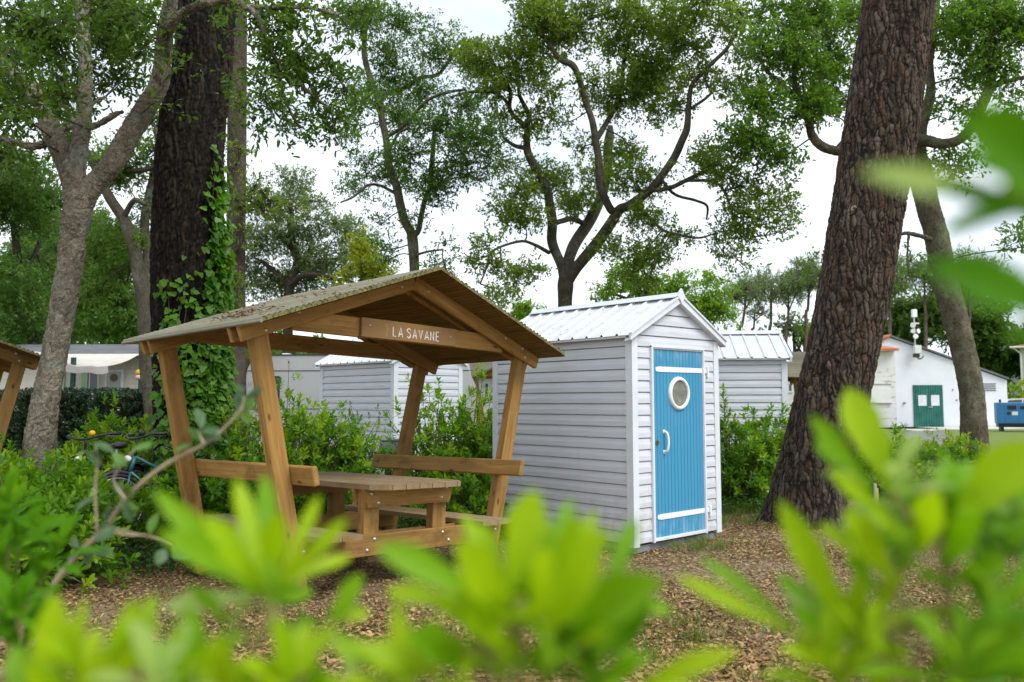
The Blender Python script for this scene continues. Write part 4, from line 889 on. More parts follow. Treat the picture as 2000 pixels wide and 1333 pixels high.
# ------------------------------------------------------------------ shrubs
LF_PIT = leafmat('pittosporum_leaf', (.055, .185, .006), (.175, .375, .012), .46, .38, .35)
LF_PITL = leafmat('young_pittosporum_leaf', (.14, .31, .008), (.33, .49, .014), .48, .38, .35)
LF_HEDGE = leafmat('dark_hedge_leaf', (.014, .042, .016), (.045, .095, .034), .2, .30, .5)
LF_COVER = leafmat('ground_cover_leaf', (.02, .075, .008), (.075, .165, .016), .35)
LF_GREYL = leafmat('greyish_shrub_leaf', (.035, .055, .025), (.09, .115, .05), .3)
STEM = plain('shrub_stem', (.12, .10, .06), .9, .1, .3, 12)
def shrub(name, label, px, Y, rx, ry, h, shoots=160, L=.07, Wd=.024, leaf=None, young=None, group=None, m=10, tall=(), base=.05, cat='shrub', yf=.3, box=False):
    c = gx(px, Y); t = thing(name, label, cat, c, group=group)
    n = shoots
    d = rand_dirs(n); d[:, 2] = np.abs(d[:, 2]); r = rng.random(n) ** .33
    lob = 1 + .22 * np.sin(d[:, 0] * 5 + px) * np.cos(d[:, 1] * 4 + Y * 3)
    C = np.stack([d[:, 0] * rx * r * lob, d[:, 1] * ry * r * lob, base + np.abs(d[:, 2]) ** .8 * (h - base) * r * lob], 1)
    if box:
        q = rng.uniform(-1, 1, (n, 3)); fc = rng.integers(0, 3, n); fc[fc == 2] = 2; i_ = np.arange(n); sg = np.where(fc == 2, 1, np.where(fc == 1, -1, np.sign(q[i_, fc]))); q[i_, fc] = sg * rng.uniform(.8, 1.02, n)
        C = np.stack([q[:, 0] * rx, q[:, 1] * ry, (q[:, 2] * .5 + .5) * h * .98 + .03 * np.sin(q[:, 0] * 9)], 1); d = q / (np.linalg.norm(q, axis=1)[:, None] + 1e-6)
    A = d * np.array([.8, .8, .6]) + np.array([0, 0, .55]) + rng.normal(size=(n, 3)) * .25
    for (dx, dz, k) in tall:        # long upright shoots set with whorls
        zz = np.linspace(h * .4, dz, k); C = np.concatenate([C, np.stack([dx + rng.normal(size=k) * .02, np.full(k, -.05) + rng.normal(size=k) * .02, zz], 1)])
        A = np.concatenate([A, np.tile([[.0, 0, 1.0]], (k, 1)) + rng.normal(size=(k, 3)) * .2])
    k = len(C); A /= np.linalg.norm(A, axis=1)[:, None]
    # whorl of leaves at each shoot tip
    ref = rand_dirs(k); S = np.cross(A, ref); S /= np.linalg.norm(S, axis=1)[:, None]; B = np.cross(A, S)
    ang = (np.arange(m) * 2.4)[None, :] + rng.random((k, 1)) * 6.28 + rng.normal(size=(k, m)) * .2
    el = np.linspace(1.15, .15, m)[None, :] + rng.normal(size=(k, m)) * .15      # inner leaves upright, outer ones spread
    R = S[:, None] * np.cos(ang)[..., None] + B[:, None] * np.sin(ang)[..., None]
    D = R * np.cos(el)[..., None] + A[:, None] * np.sin(el)[..., None]
    N = A[:, None] * np.cos(el)[..., None] - R * np.sin(el)[..., None]
    P = C[:, None] + A[:, None] * (np.linspace(.03, -.05, m)[None, ::-1, None] * -1)
    ll = L * rng.uniform(.7, 1.2, (k, m)); ww = Wd * rng.uniform(.8, 1.2, (k, m))
    isy = (r if len(tall) == 0 else np.concatenate([r, np.ones(k - n)])) * rng.random(k) > (1 - yf)
    f = lambda a, q: a[q].reshape(-1, *a.shape[2:])
    leaf_mesh('foliage', f(P, ~isy), f(D, ~isy), f(N, ~isy), f(ll, ~isy), f(ww, ~isy), leaf or LF_PIT, t, 6)
    if isy.any(): leaf_mesh('young_foliage', f(P, isy), f(D, isy), f(N, isy), f(ll, isy), f(ww, isy), young or LF_PITL, t, 6)
    mb = MB()
    for i in list(range(0, k, 3)):
        p0 = np.array([rng.normal() * rx * .18, rng.normal() * ry * .18, -.03]); p1 = C[i]; mid = (p0 + p1) / 2 + np.array([0, 0, .1 * h]) + rng.normal(size=3) * .04
        V, q = tube_arrays(catmull([p0, mid, p1], 3), np.linspace(.009, .003, 7), 4); mb.add(V, [list(x) for x in q])
    mb.build('stem', STEM, t)
    return t
GH = 'pittosporum bushes around the cabins and shelters'
SH = [ # label, px, Y, rx, ry, h, shoots, young fraction, tall shoots
    ('bushy pittosporum between the ivy-clad pine and the shelter post', 470, 9.9, .75, .5, 1.25, 300, .35, ()),
    ('bright pittosporum against the caravan, seen through the shelter', 575, 10.6, .80, .6, 1.52, 420, .55, ((.1, 1.75, 5),)),
    ('pittosporum in front of the doorless cabin wall, under the shelter roof', 668, 10.9, .62, .5, 1.30, 260, .4, ()),
    ('tall loose pittosporum shoots before the cabin gable', 850, 11.2, .75, .55, 1.50, 340, .6, ((.05, 1.92, 7), (-.35, 1.72, 6))),
    ('leafy pittosporum squeezed against the blue-door cabin wall', 928, 11.6, .55, .5, 1.62, 300, .4, ((.12, 1.75, 5),)),
    ('low pittosporum under the bench back of the shelter', 900, 9.4, .55, .35, .62, 150, .35, ()),
    ('low dark pittosporum tucked behind the shelter table', 560, 9.3, .8, .35, .75, 240, .2, ()),
    ('upright pittosporum with one long shoot beside the door side corner', 1432, 11.4, .42, .4, 1.15, 210, .45, ((-.12, 1.58, 12),)),
    ('bushy pittosporum between the white corner post and the leaning pine', 1492, 11.7, .52, .45, 1.30, 300, .45, ()),
    ('pittosporum half hidden by the leaning pine trunk', 1560, 12.2, .5, .45, 1.2, 220, .4, ()),
    ('rounded pittosporum beyond the leaning pine foot', 1715, 12.6, .75, .6, .92, 340, .4, ()),
    ('pittosporum at the foot of the crooked oak', 1850, 13.6, .70, .55, .72, 330, .3, ()),
    ('wide pittosporum bush by the path, past the leaning pine', 1775, 15.5, .8, .6, .62, 260, .6, ()),
    ('pittosporum hiding the pale trunk foot', 75, 7.9, .75, .5, .92, 380, .35, ()),
    ('broad sunlit pittosporum between the two bicycles', 222, 10.6, .85, .5, 1.30, 460, .6, ((.05, 1.5, 4),)),
    ('pittosporum low in front of the bicycles', 205, 8.2, .55, .4, .66, 260, .4, ()),
    ('dense pittosporum under the far shelter eave', 15, 8.3, .7, .5, .92, 330, .35, ()),
    ('straggly pittosporum at the litter edge below the pale trunk', 60, 6.6, .75, .5, .95, 360, .3, ()),
    ('pittosporum at the foot of the ivy-clad pine', 370, 9.35, .55, .4, .85, 230, .3, ()),
    ('far pittosporum row by the slatted shelter', 1650, 16.0, .7, .5, .9, 180, .4, ()),
]
for lab, px, Y, rx, ry, h, n, yf, tall in SH:
    shrub('pittosporum_bush', lab, px, Y, rx, ry, h, int(n * 1.45), .088 if Y > 9 else .082, .033, group=GH, tall=tall, yf=yf, m=10)
shrub('grey_shrub', 'sparse grey-green shrub in front of the siding, by the utility box', 700, 11.3, .55, .4, 1.36, 230, .045, .020, LF_GREYL, LF_GREYL, m=8)
shrub('grey_shrub', 'thin spindly sprout standing before the caravan side', 570, 11.6, .1, .1, .9, 12, .04, .02, LF_GREYL, LF_GREYL, m=7, tall=((.0, 1.95, 10),))
shrub('yellow_bush', 'yellow-green bush at the foot of the white mobile home', 948, 15.0, .5, .4, 1.32, 150, .08, .03, LF_YEL, LF_YEL, m=9)
shrub('yellow_bush', 'yellow-tipped bush with pale flowers beside the path end', 1850, 14.6, .65, .45, .92, 220, .08, .028, LF_YEL, LF_PITL, m=9)
shrub('yellow_bush', 'lime green bush by the villa wall behind the workshop', 1978, 52, 2.2, 1.6, 2.6, 300, .28, .12, LF_LIME, LF_YEL, m=9)
shrub('hedge', 'clipped dark hedge below the cream mobile home awning', 205, 16.2, 1.35, .6, 1.66, 4200, .055, .034, LF_HEDGE, LF_HEDGE, m=9, cat='hedge', box=True)
shrub('hedge', 'dark hedge block by the lantern post of the mobile home', 290, 15.6, .8, .6, 1.62, 2600, .055, .034, LF_HEDGE, LF_HEDGE, m=9, cat='hedge', box=True)
shrub('hedge', 'dark hedge stretch behind the pale trunk', 50, 16.4, 1.5, .6, 1.66, 4200, .055, .034, LF_HEDGE, LF_HEDGE, m=9, cat='hedge', box=True)
# ------------------------------------------------------------------ ground cover, litter, grass
def scatter_leaves(name, n, fx, L, Wd, mat, up=.3, lab=None, tilt=.5, nv=4):
    P = fx(n); n = len(P); a = rng.random(n) * 6.28
    D = np.stack([np.cos(a), np.sin(a), up + rng.normal(size=n) * tilt * .5], 1)
    N = np.array([0, 0, 1.0]) + rng.normal(size=(n, 3)) * tilt
    k_ = 1 + (.55 * np.clip((6.5 - P[:, 1]) / 2.5, 0, 1) if 'litter' in name else 0)
    o = leaf_mesh(name, P, D, N, L * k_ * rng.uniform(.55, 1.4, n), Wd * k_ * rng.uniform(.7, 1.25, n), mat, None, nv, .22)
    tag(o, kind='stuff'); 
    if lab: o['label'] = lab
    return o
def gz(X, Y):
    Z = .018 * np.sin(X * 2.1 + 1.3 * np.sin(Y * .9)) * np.cos(Y * 1.7 + .6 * X) + .012 * np.sin(X * 5.3 + Y * 3.1) * np.sin(Y * 6.1 - X * 2.2) - .012
    Z += .09 * np.exp(-(((X - 3.55) / .95) ** 2 + ((Y - 9.6) / .95) ** 2))
    return Z * (1 - np.clip((np.hypot(X, Y) - 14) / 10, 0, 1))
LITTER = []
for nm, a, b in (('tan_litter', (.26, .162, .062), (.46, .318, .150)), ('brown_litter', (.15, .085, .036), (.32, .195, .09))):
    m = M(nm); r = m.n('ShaderNodeNewGeometry').outputs['Random Per Island']
    LITTER.append(m.done(m.bsdf(m.mix(r, a, b), .85, .15)))
def litter_pos(n):
    Y = 2.2 + 12.5 * rng.random(n) ** 1.15; X = rng.uniform(-1, 1, n) * (1.2 + .68 * Y)
    dens = .55 + .45 * np.sin(X * 1.9 + 1.1 * np.sin(Y * 1.3)) * np.cos(Y * 1.4 - X * .7)
    bare = np.exp(-(((X - 1.9) / .8) ** 2 + ((Y - 7.4) / .6) ** 2)) + np.exp(-(((X + .6) / 1.0) ** 2 + ((Y - 6.9) / .6) ** 2)) * .8
    k = rng.random(n) < np.clip(dens + .25, .12, 1) * (1 - .8 * np.clip(bare, 0, 1))
    X, Y = X[k], Y[k]
    return np.stack([X, Y, gz(X, Y) + .004 + .012 * rng.random(len(X))], 1)
scatter_leaves('leaf_litter', 140000, litter_pos, .037, .0155, LITTER[0], .05, 'dry tan oak leaves and wood chips covering the ground')
scatter_leaves('leaf_litter', 140000, litter_pos, .035, .0145, LITTER[1], .05, 'dark brown decaying leaves covering the ground')
def cover_pos(n):
    bx = [(-2.6, 8.9, 1.3, .6), (-1.2, 9.6, 1.6, .6), (-3.6, 7.6, 1.1, .7), (-.2, 10.0, 1.2, .7), (3.1, 11.0, 1.0, .5), (-4.6, 7.2, 1.2, .9), (.0, 9.2, .5, .3), (-2.2, 7.9, .7, .35)]
    out = []
    for x, y, a, b in bx:
        q = rng.normal(size=(n // len(bx), 2)) * .5; X = x + q[:, 0] * a; Y = y + q[:, 1] * b
        out.append(np.stack([X, Y, gz(X, Y) + .02 + .14 * rng.random(len(X)) ** 2], 1))
    return np.concatenate(out)
scatter_leaves('ground_cover', 26000, cover_pos, .05, .026, LF_COVER, .5, 'low dark creeping plants under the bushes')
LF_GRASS = leafmat('grass_blade', (.08, .17, .015), (.24, .29, .06), .35)
def grass_pos(n):
    bx = [(2.9, 10.9, .6, .35, 2), (2.5, 9.9, .5, .4, .6), (1.9, 8.2, .5, .3, .5), (.8, 5.2, .9, .6, .8), (-1.8, 5.4, .8, .6, .7), (4.6, 10.5, 1, .8, 1.4), (2.4, 5.6, .9, .8, .8), (4.4, 8, 1, 1, .8), (8, 17, 3, 2.5, 3), (5.5, 12.5, 1.2, 1, 1.4), (-.6, 4.4, .6, .5, .6), (1.5, 4.0, .8, .5, .5)]
    tot = sum(b[4] for b in bx); out = []
    for x, y, a, b, w_ in bx:
        k = int(n * w_ / tot); c = rng.normal(size=(max(3, k // 14), 2)); q = c[rng.integers(0, len(c), k)] * .6 + rng.normal(size=(k, 2)) * .05
        X = x + q[:, 0] * a; Y = y + q[:, 1] * b; out.append(np.stack([X, Y, gz(X, Y)], 1))
    return np.concatenate(out)
scatter_leaves('grass', 15000, grass_pos, .11, .006, LF_GRASS, 1.5, 'thin tufts of grass in the litter', .5)
def stick_litter():
    mb = MB()
    for i in range(260):
        Y = random.uniform(2.6, 12); X = random.uniform(-1, 1) * (1 + .6 * Y); a = random.uniform(0, PI); L = random.uniform(.06, .28); z = float(gz(np.array([X]), np.array([Y]))[0]) + .012
        d = np.array([math.cos(a), math.sin(a), random.uniform(-.05, .12)]) * L / 2; c = np.array([X, Y, z]); m = c + np.array([random.gauss(0, .012), random.gauss(0, .012), .006])
        V, q = tube_arrays(catmull([c - d, m, c + d], 3), np.linspace(.0035, .0018, 7), 4); mb.add(V, [list(x) for x in q])
    o = mb.build('stick_litter', STEM); tag(o, kind='stuff'); o['label'] = 'thin dead twigs lying in the litter'
stick_litter()
# ------------------------------------------------------------------ the two big maritime pines
def pine_bark(name, tones, furrow, lichen, sc=15, zs=.42, amp=.030, warp=.30, red=.62):
    m = M(name); co = m.coord('Object', (1, 1, zs))
    def wp(base, s_, a, out='Color'):
        nz_ = m.noise(m.coord('Object', (1, 1, .7)), s_, 3, out='Color'); v = m.n('ShaderNodeVectorMath', operation='MULTIPLY_ADD'); m.set(v, 0, nz_); v.inputs[1].default_value = (a, a, a * .55); m.set(v, 2, base); return v.outputs[0]
    cw = wp(wp(co, 4.0, warp), 15, .055)
    ed = m.voro(cw, sc, 'DISTANCE_TO_EDGE'); cc = m.voro(cw, sc, 'F1', 'Color'); c2 = m.voro(cw, sc * 2.7, 'F1', 'Color'); e2 = m.voro(cw, sc * 2.7, 'DISTANCE_TO_EDGE')
    sp = m.n('ShaderNodeSeparateColor'); m.set(sp, 0, cc); s2 = m.n('ShaderNodeSeparateColor'); m.set(s2, 0, c2)
    fine = m.noise(m.coord('Object', (1, 1, .35)), 55, 6, .7); mid = m.noise(m.coord('Object', (1, 1, .5)), 9, 5, .65)
    edn = m.math('ADD', ed, m.math('MULTIPLY', m.math('SUBTRACT', mid, .5), .16))
    plate = m.ramp(edn, [(.0, 0.0), (.06, .18), (.17, .75), (.36, 1.0)])
    xc = m.voro(wp(m.coord('Object', (.75, .75, .62)), 7, .10), sc * .62, 'DISTANCE_TO_EDGE'); plate = m.math('MULTIPLY', plate, m.ramp(xc, [(.0, .35), (.05, .9), (.12, 1.0)]))
    flake = m.ramp(s2.outputs[0], [(.0, .0), (1.0, 1.0)])
    h = m.math('ADD', m.math('MULTIPLY', plate, .62), m.math('ADD', m.math('MULTIPLY', m.math('MULTIPLY', flake, plate), .10), m.math('ADD', m.math('MULTIPLY', fine, .08), m.math('MULTIPLY', sp.outputs[0], .20))))
    f = m.math('ADD', m.math('MULTIPLY', sp.outputs[1], .45), m.math('ADD', m.math('MULTIPLY', s2.outputs[1], .20), m.math('MULTIPLY', mid, .42)))
    c = m.ramp(f, [(.15, tones[0]), (.45, tones[1]), (.80, tones[2])])
    rd = m.math('ADD', m.math('MULTIPLY', sp.outputs[2], .5), m.math('MULTIPLY', mid, .6))
    c = m.mix(m.ramp(rd, [(red, 0.0), (red + .10, .85)]), c, tones[3])
    c = m.mix(m.ramp(fine, [(.34, .5), (.60, 0.0)]), c, tuple(x * .45 for x in tones[1]))
    c = m.mix(m.ramp(e2, [(.0, .25), (.05, 0.0)]), c, furrow)
    c = m.mix(plate, furrow, c)
    li = m.noise(m.coord('Object', (1, 1, .8)), 2.0, 5, .7)
    c = m.mix(m.math('MULTIPLY', m.ramp(li, [(.68, 0.0), (.72, .8)]), plate), c, lichen)
    d = m.n('ShaderNodeDisplacement'); m.set(d, 'Height', h); d.inputs['Midlevel'].default_value = .6; d.inputs['Scale'].default_value = amp
    m.nt.links.new(d.outputs[0], m.out.inputs[2]); m.m.displacement_method = 'DISPLACEMENT'
    return m.done(m.bsdf(c, .9, .12, m.bump(fine, .45, .008)))
PINE_R = pine_bark('plated_pine_bark', ((.042, .031, .023), (.092, .069, .051), (.168, .136, .106), (.105, .062, .040)), (.010, .009, .007), (.36, .36, .27), 17.5, .15, .036, .15, .61)
PINE_L = pine_bark('dark_furrowed_bark', ((.013, .011, .008), (.029, .022, .016), (.052, .040, .028), (.045, .031, .022)), (.005, .005, .004), (.06, .055, .04), 16, .10, .044, .22, .80)
def big_pine(label, Y0, pts, n, stepz, mat, flare):
    P, R = px_path(pts, Y0); base = P[0].copy(); base[2] = 0
    t = thing('maritime_pine', label, 'tree', base)
    L = np.linalg.norm(np.diff(P, axis=0), axis=1).sum(); Q = catmull(P, 14); rr = catmull(np.stack([R] * 3, 1), 14)[:, 0]
    s = np.concatenate([[0], np.cumsum(np.linalg.norm(np.diff(Q, axis=0), axis=1))]); u = np.arange(0, s[-1], stepz)
    Q = np.stack([np.interp(u, s, Q[:, i]) for i in range(3)], 1); rr = np.interp(u, s, rr)
    V, q = tube_arrays(Q, rr, n)
    ang = np.tile(np.arange(n) * 2 * PI / n, len(Q)); z = np.repeat(Q[:, 2], n); c = np.repeat(Q, n, axis=0)
    k = 1 + .03 * np.sin(3 * ang + z * .9) + .02 * np.sin(5 * ang - z * 1.7) + flare * np.exp(-np.maximum(z, 0) / .28) * (.30 + .22 * np.sin(5 * ang + 1.0) + .12 * np.sin(3 * ang))
    V = c + (V - c) * k[:, None]
    me = np_mesh('trunk', V - base, [q], True)
    link('trunk', me, mat, t)
    return t, Q, rr
pr, QR, RR = big_pine('thick leaning maritime pine with reddish plated bark', 9.5, [(1572, None, 66), (1582, 960, 64), (1600, 880, 66), (1618, 800, 68), (1640, 700, 66), (1668, 560, 68), (1690, 430, 68), (1712, 300, 68), (1733, 160, 69), (1757, 0, 68), (1776, -120, 66)], 240, .011, PINE_R, .95)
pl, QL, RL = big_pine('thick dark pine trunk with ivy climbing beside the shelter', 10.2, [(380, None, 78), (376, 900, 72), (373, 800, 69), (370, 650, 67), (368, 480, 67), (371, 330, 65), (378, 240, 62), (395, 140, 57), (403, 40, 55), (408, -80, 53)], 200, .015, PINE_L, .5)
def pine_top(t, Q, R, H):
    base = np.array(t.location); e = Q[-1]; d = _unit(Q[-1] - Q[-60]); tip = e + d * (H - e[2]) / d[2]
    mb = MB(base); P = [e - d * .05, (e + tip) / 2 + np.array([.05, .05, 0]), tip]; Qc = catmull(P, 8); V, q = tube_arrays(Qc, np.linspace(R[-1] * .97, .07, len(Qc)), 14); mb.add(V, [list(x) for x in q])
    hubs = []
    for i in range(14):
        a = i * 2.4; h = tip - d * random.uniform(.2, 3.0); o = h + np.array([math.cos(a), math.sin(a), .35]) * random.uniform(1.0, 2.6); hubs.append(o)
        V, q = tube_arrays(catmull([h, (h + o) / 2 + np.array([0, 0, .15]), o], 4), np.linspace(.06, .02, 9), 6); mb.add(V, [list(x) for x in q])
    mb.build('branch', BARK_FARPINE, t, True)
    hubs = np.array(hubs + [tip]); k = 420; C = hubs[rng.integers(0, len(hubs), k)] + rng.normal(size=(k, 3)) * np.array([.55, .55, .3])
    p, dd, n_, l, w_ = sprigs(C, rng.normal(size=(k, 3)) * .4 + np.array([0, 0, 1]), 14, .25, .22, .02, -.2)
    leaf_mesh('crown', p, dd, n_, l, w_, LF_PINE, t, world_off=base)
pine_top(pr, QR, RR, 15.0); pine_top(pl, QL, RL, 16.5)
# ------------------------------------------------------------------ ivy on the dark pine
def ivy():
    LF_IVY = leafmat('ivy_leaf', (.038, .145, .008), (.15, .34, .016), .42, .38, .3)
    t = thing('ivy', 'bright green ivy climbing the dark pine trunk', 'ivy', gx(385, 9.8))
    base = np.array(t.location)
    rows = []
    mb = MB(base)
    def pos(z, a, out=.03):
        i = np.argmin(abs(QL[:, 2] - z)); c = QL[i]; r = RL[i] + out
        return np.array([c[0] + r * math.sin(a), c[1] - r * math.cos(a), z])      # a = 0 faces the viewer, + to the east side
    for k in range(30):      # climbing stems
        a = random.choice([random.gauss(1.25, .25), random.gauss(.45, .40), random.gauss(1.15, .3), random.gauss(1.35, .2), random.gauss(-.35, .35)]); z = 0.0; pts = []
        zt = {True: random.uniform(2.2, 4.6), False: random.uniform(1.0, 3.1)}[a > .95]
        while z < zt:
            pts.append(pos(z, a, .015)); z += .16; a += random.gauss(0, .05)
            w_ = 1.0 if a > .95 else (.62 if z < 2.0 else .42)
            for j in range(7):
                if random.random() < w_:
                    rows.append((pos(z + random.gauss(0, .10), a + random.gauss(0, .17), random.uniform(.025, .10)), a))
        if len(pts) > 3:
            V, q = tube_arrays(catmull(pts, 2), np.full(2 * (len(pts) - 1) + 1, .006), 4); mb.add(V, [list(x) for x in q])
    mb.build('stem', STEM, t)
    shape = np.array([(0, 0), (.34, -.06), (.50, .22), (.30, .42), (.30, .66), (0, 1.0), (-.30, .66), (-.30, .42), (-.50, .22), (-.34, -.06)])
    V = []; n = len(rows)
    for p, a in rows:
        a2 = a + random.gauss(0, .5); N = np.array([math.sin(a2), -math.cos(a2), random.uniform(.1, .9)]); N /= np.linalg.norm(N)
        ad = random.gauss(0, .9); S = _unit(np.cross(N, (0, 0, 1))); D = np.cross(S, N) * -1
        if D[2] > 0: D = -D
        D2 = D * math.cos(ad) + S * math.sin(ad); S2 = np.cross(D2, N); L = random.uniform(.055, .115)
        q = p + (shape[:, 1:2] * D2 + shape[:, 0:1] * S2) * L + N * (abs(shape[:, 0:1]) * .25 * L)
        V.append(q - base)
    idx = np.arange(n * 10).reshape(n, 10)
    link('foliage', np_mesh('foliage', np.concatenate(V), [idx]), LF_IVY, t)
ivy()
# pine straw lying on the shelter roof
def roof_straw():
    MWm = np.array(MW_MAIN); P = []
    for (u0, x0, su, sx, n) in ((.3, -1.34, .30, .09, 200), (.9, -1.05, .22, .05, 70), (1.4, -.75, .3, .06, 40), (-.1, -.95, .15, .05, 30), (.6, -.5, .25, .05, 20), (.3, -1.0, .8, .5, 24)):
        u = u0 + rng.normal(size=n) * su; x = np.clip(x0 + rng.normal(size=n) * sx, -1.56, -.05); u = np.clip(u, -.36, 1.8)
        z = 2.566 - (-x) * .3717 + .012 + .012 * rng.random(n); P.append(np.stack([x, u, z], 1))
    P = np.concatenate(P); P = P @ MWm[:3, :3].T + MWm[:3, 3]; n = len(P)
    a = rng.random(n) * 6.28; D = np.stack([np.cos(a), np.sin(a), rng.normal(size=n) * .2], 1)
    o = leaf_mesh('pine_straw', P, D, np.tile([0, 0, 1.0], (n, 1)) + rng.normal(size=(n, 3)) * .2, rng.uniform(.03, .09, n), rng.uniform(.006, .018, n), LITTER[1], None)
    tag(o, kind='stuff'); o['label'] = 'brown pine needles lying on the shelter roof'
roof_straw()
def cabin_straw():
    MWm = np.array(basis((1.1602, 7.9377, 0), .7284)); n = 150
    x = .70 - np.abs(rng.uniform(.02, .76, n)); y = rng.uniform(-.05, 2.05, n); z = ZR - SL * (.70 - x) + .006
    P = np.stack([x, y, z], 1) @ MWm[:3, :3].T + MWm[:3, 3]; a = rng.random(n) * 6.28
    D = np.stack([np.cos(a), np.sin(a), rng.normal(size=n) * .3], 1)
    o = leaf_mesh('pine_straw', P, D, np.tile([-.35, -.35, 1.0], (n, 1)), rng.uniform(.015, .06, n), rng.uniform(.004, .012, n), LITTER[1], None)
    tag(o, kind='stuff'); o['label'] = 'few brown needles and leaf bits on the white cabin roof'
cabin_straw()
# ------------------------------------------------------------------ buildings, vehicles, small things
GLASS = plain('window_glass', (.05, .065, .07), .08, .6, .3, 2)
DKGREEN = plain('dark_green_paint', (.018, .075, .058), .55, .35, .2, 6)
def rbox(mb, x0, x1, y0, y1, z0, z1, r=0.0): return mb.box(((x0 + x1) / 2, (y0 + y1) / 2, (z0 + z1) / 2), (abs(x1 - x0) / 2, abs(y1 - y0) / 2, abs(z1 - z0) / 2), r)
def clad_mat(name, col, pitch, amp=.5):
    m = M(name); co = m.coord('Object'); sp = m.n('ShaderNodeSeparateXYZ'); m.set(sp, 0, co)
    fr = m.math('FRACT', m.math('DIVIDE', sp.outputs[2], pitch))
    c = m.mix(m.ramp(m.noise(co, 3, 4), [(.3, 0.0), (.7, 1.0)]), col, tuple(x * .86 for x in col))
    c = m.mix(m.ramp(fr, [(.0, .55), (.07, 0.0)]), c, tuple(x * .5 for x in col))
    return m.done(m.bsdf(c, .6, .3, m.bump(fr, amp, .02)))
CREAM = clad_mat('cream_cladding', (.62, .585, .52), .125)
WHITEC = clad_mat('white_cladding', (.72, .72, .71), .125)
TILE = plain('grey_roof_tile', (.13, .135, .145), .8, .2, .25, 3, bump=.4)
CANVAS = plain('cream_canvas', (.60, .565, .50), .8, .15, .1, 2)
SHUT = plain('pale_green_shutter', (.30, .46, .29), .55, .3, .08, 8)
def house_box(t, org, x0, x1, y0, y1, z0, z1, mat, name='wall'):
    mb = MB(org); rbox(mb, x0, x1, y0, y1, z0, z1); return mb.build(name, mat, t)
def xz(px, py, Y):
    p = at(px, py, Y); return p[0], p[2]
# cream mobile home with awning
def mobile_cream():
    Y = 19.5; org = gx(150, Y); t = thing('mobile_home', 'cream mobile home with pale awning and green shutters behind the dark hedge', 'mobile home', org)
    X = lambda px: at(px, 783, Y)[0]; Z = lambda py: at(200, py, Y)[2]
    w = house_box(t, org, X(-140), X(330), Y, Y + 3.6, .35, Z(698), CREAM)
    mb = MB(org); zt = Z(697); P = [(X(-150), Y - .25, zt), (X(-150), Y + 1.8, zt + .42), (X(-150), Y + 3.9, zt)]
    mb.prism(P, (X(340) - X(-150), 0, 0)); mb.build('roof', TILE, t)
    mb = MB(org)     # awning: a slack sheet between the roof edge and two posts
    xs = np.linspace(X(136), X(282), 15); V = []; Fc = []
    for i, x in enumerate(xs):
        s_ = i / 14; 
        for j in range(6):
            v = j / 5; V.append((x, Y - .3 - 1.5 * v, Z(693) - v * (.02 + .34 * min(1, s_ / .6) ** .8) - .05 * math.sin(PI * v) * s_ + (.010 * math.sin(i * 1.9) * v)))
    for i in range(14):
        for j in range(5): Fc.append([i * 6 + j, i * 6 + j + 1, (i + 1) * 6 + j + 1, (i + 1) * 6 + j])
    mb.add(np.array(V), Fc); e = [V[i * 6 + 5] for i in range(15)]
    mb.loft(e, [(x, y, z - .15 - .015 * math.sin(i * 1.1)) for i, (x, y, z) in enumerate(e)]); mb.build('awning', CANVAS, t)
    for px in (141, 274):
        mb = MB(org); x = at(px, 783, Y - 1.7)[0]; rbox(mb, x - .04, x + .04, Y - 1.74, Y - 1.66, 0, Z(706)); mb.build('awning_post', DKGREEN, t)
    for a, b in ((159, 171), (117, 126)):
        mb = MB(org); rbox(mb, X(a), X(b), Y - .04, Y - .002, Z(790), Z(721)); mb.build('shutter', SHUT, t)
    mb = MB(org); rbox(mb, X(173.5), X(192), Y - .03, Y + .02, Z(788), Z(724)); f = mb.build('window', TRIM, t)
    mb = MB(org); rbox(mb, X(175.5), X(190), Y - .035, Y - .032, Z(786), Z(727)); mb.build('pane', GLASS, f)
    mb = MB(org); rbox(mb, X(205), X(240), Y - .04, Y + .02, .4, Z(723)); d = mb.build('door', TRIM, t)
    mb = MB(org); rbox(mb, X(208.5), X(236), Y - .046, Y - .042, Z(790), Z(727)); mb.build('pane', plain('door_glass', (.30, .34, .30), .15, .5, .3, 2), d)
    mb = MB(org); mb.cyl((X(223), Y - .055, Z(738)), (0, 1, 0), .09, .014, 20); mb.build('wreath', plain('brown_wreath', (.16, .13, .09), .9), d)
mobile_cream()
for py, c, lab in ((728, (.72, .42, .03), 'yellow round lantern hanging above a pink one'), (737.5, (.75, .46, .40), 'pink round lantern hanging below a yellow one')):
    p = at(270, py, 17.6); o = MB(p); o.ball(p, .058, 14, 10); o.cyl(p + np.array([0, 0, .06]), (0, 0, 1), .016, .02, 8)
    q = o.build('lantern', plain('lantern_paper', c, .6, .3, .06, 10), None, True); q.location = p; tag(q, lab, 'lantern', 'round lanterns by the awning post')
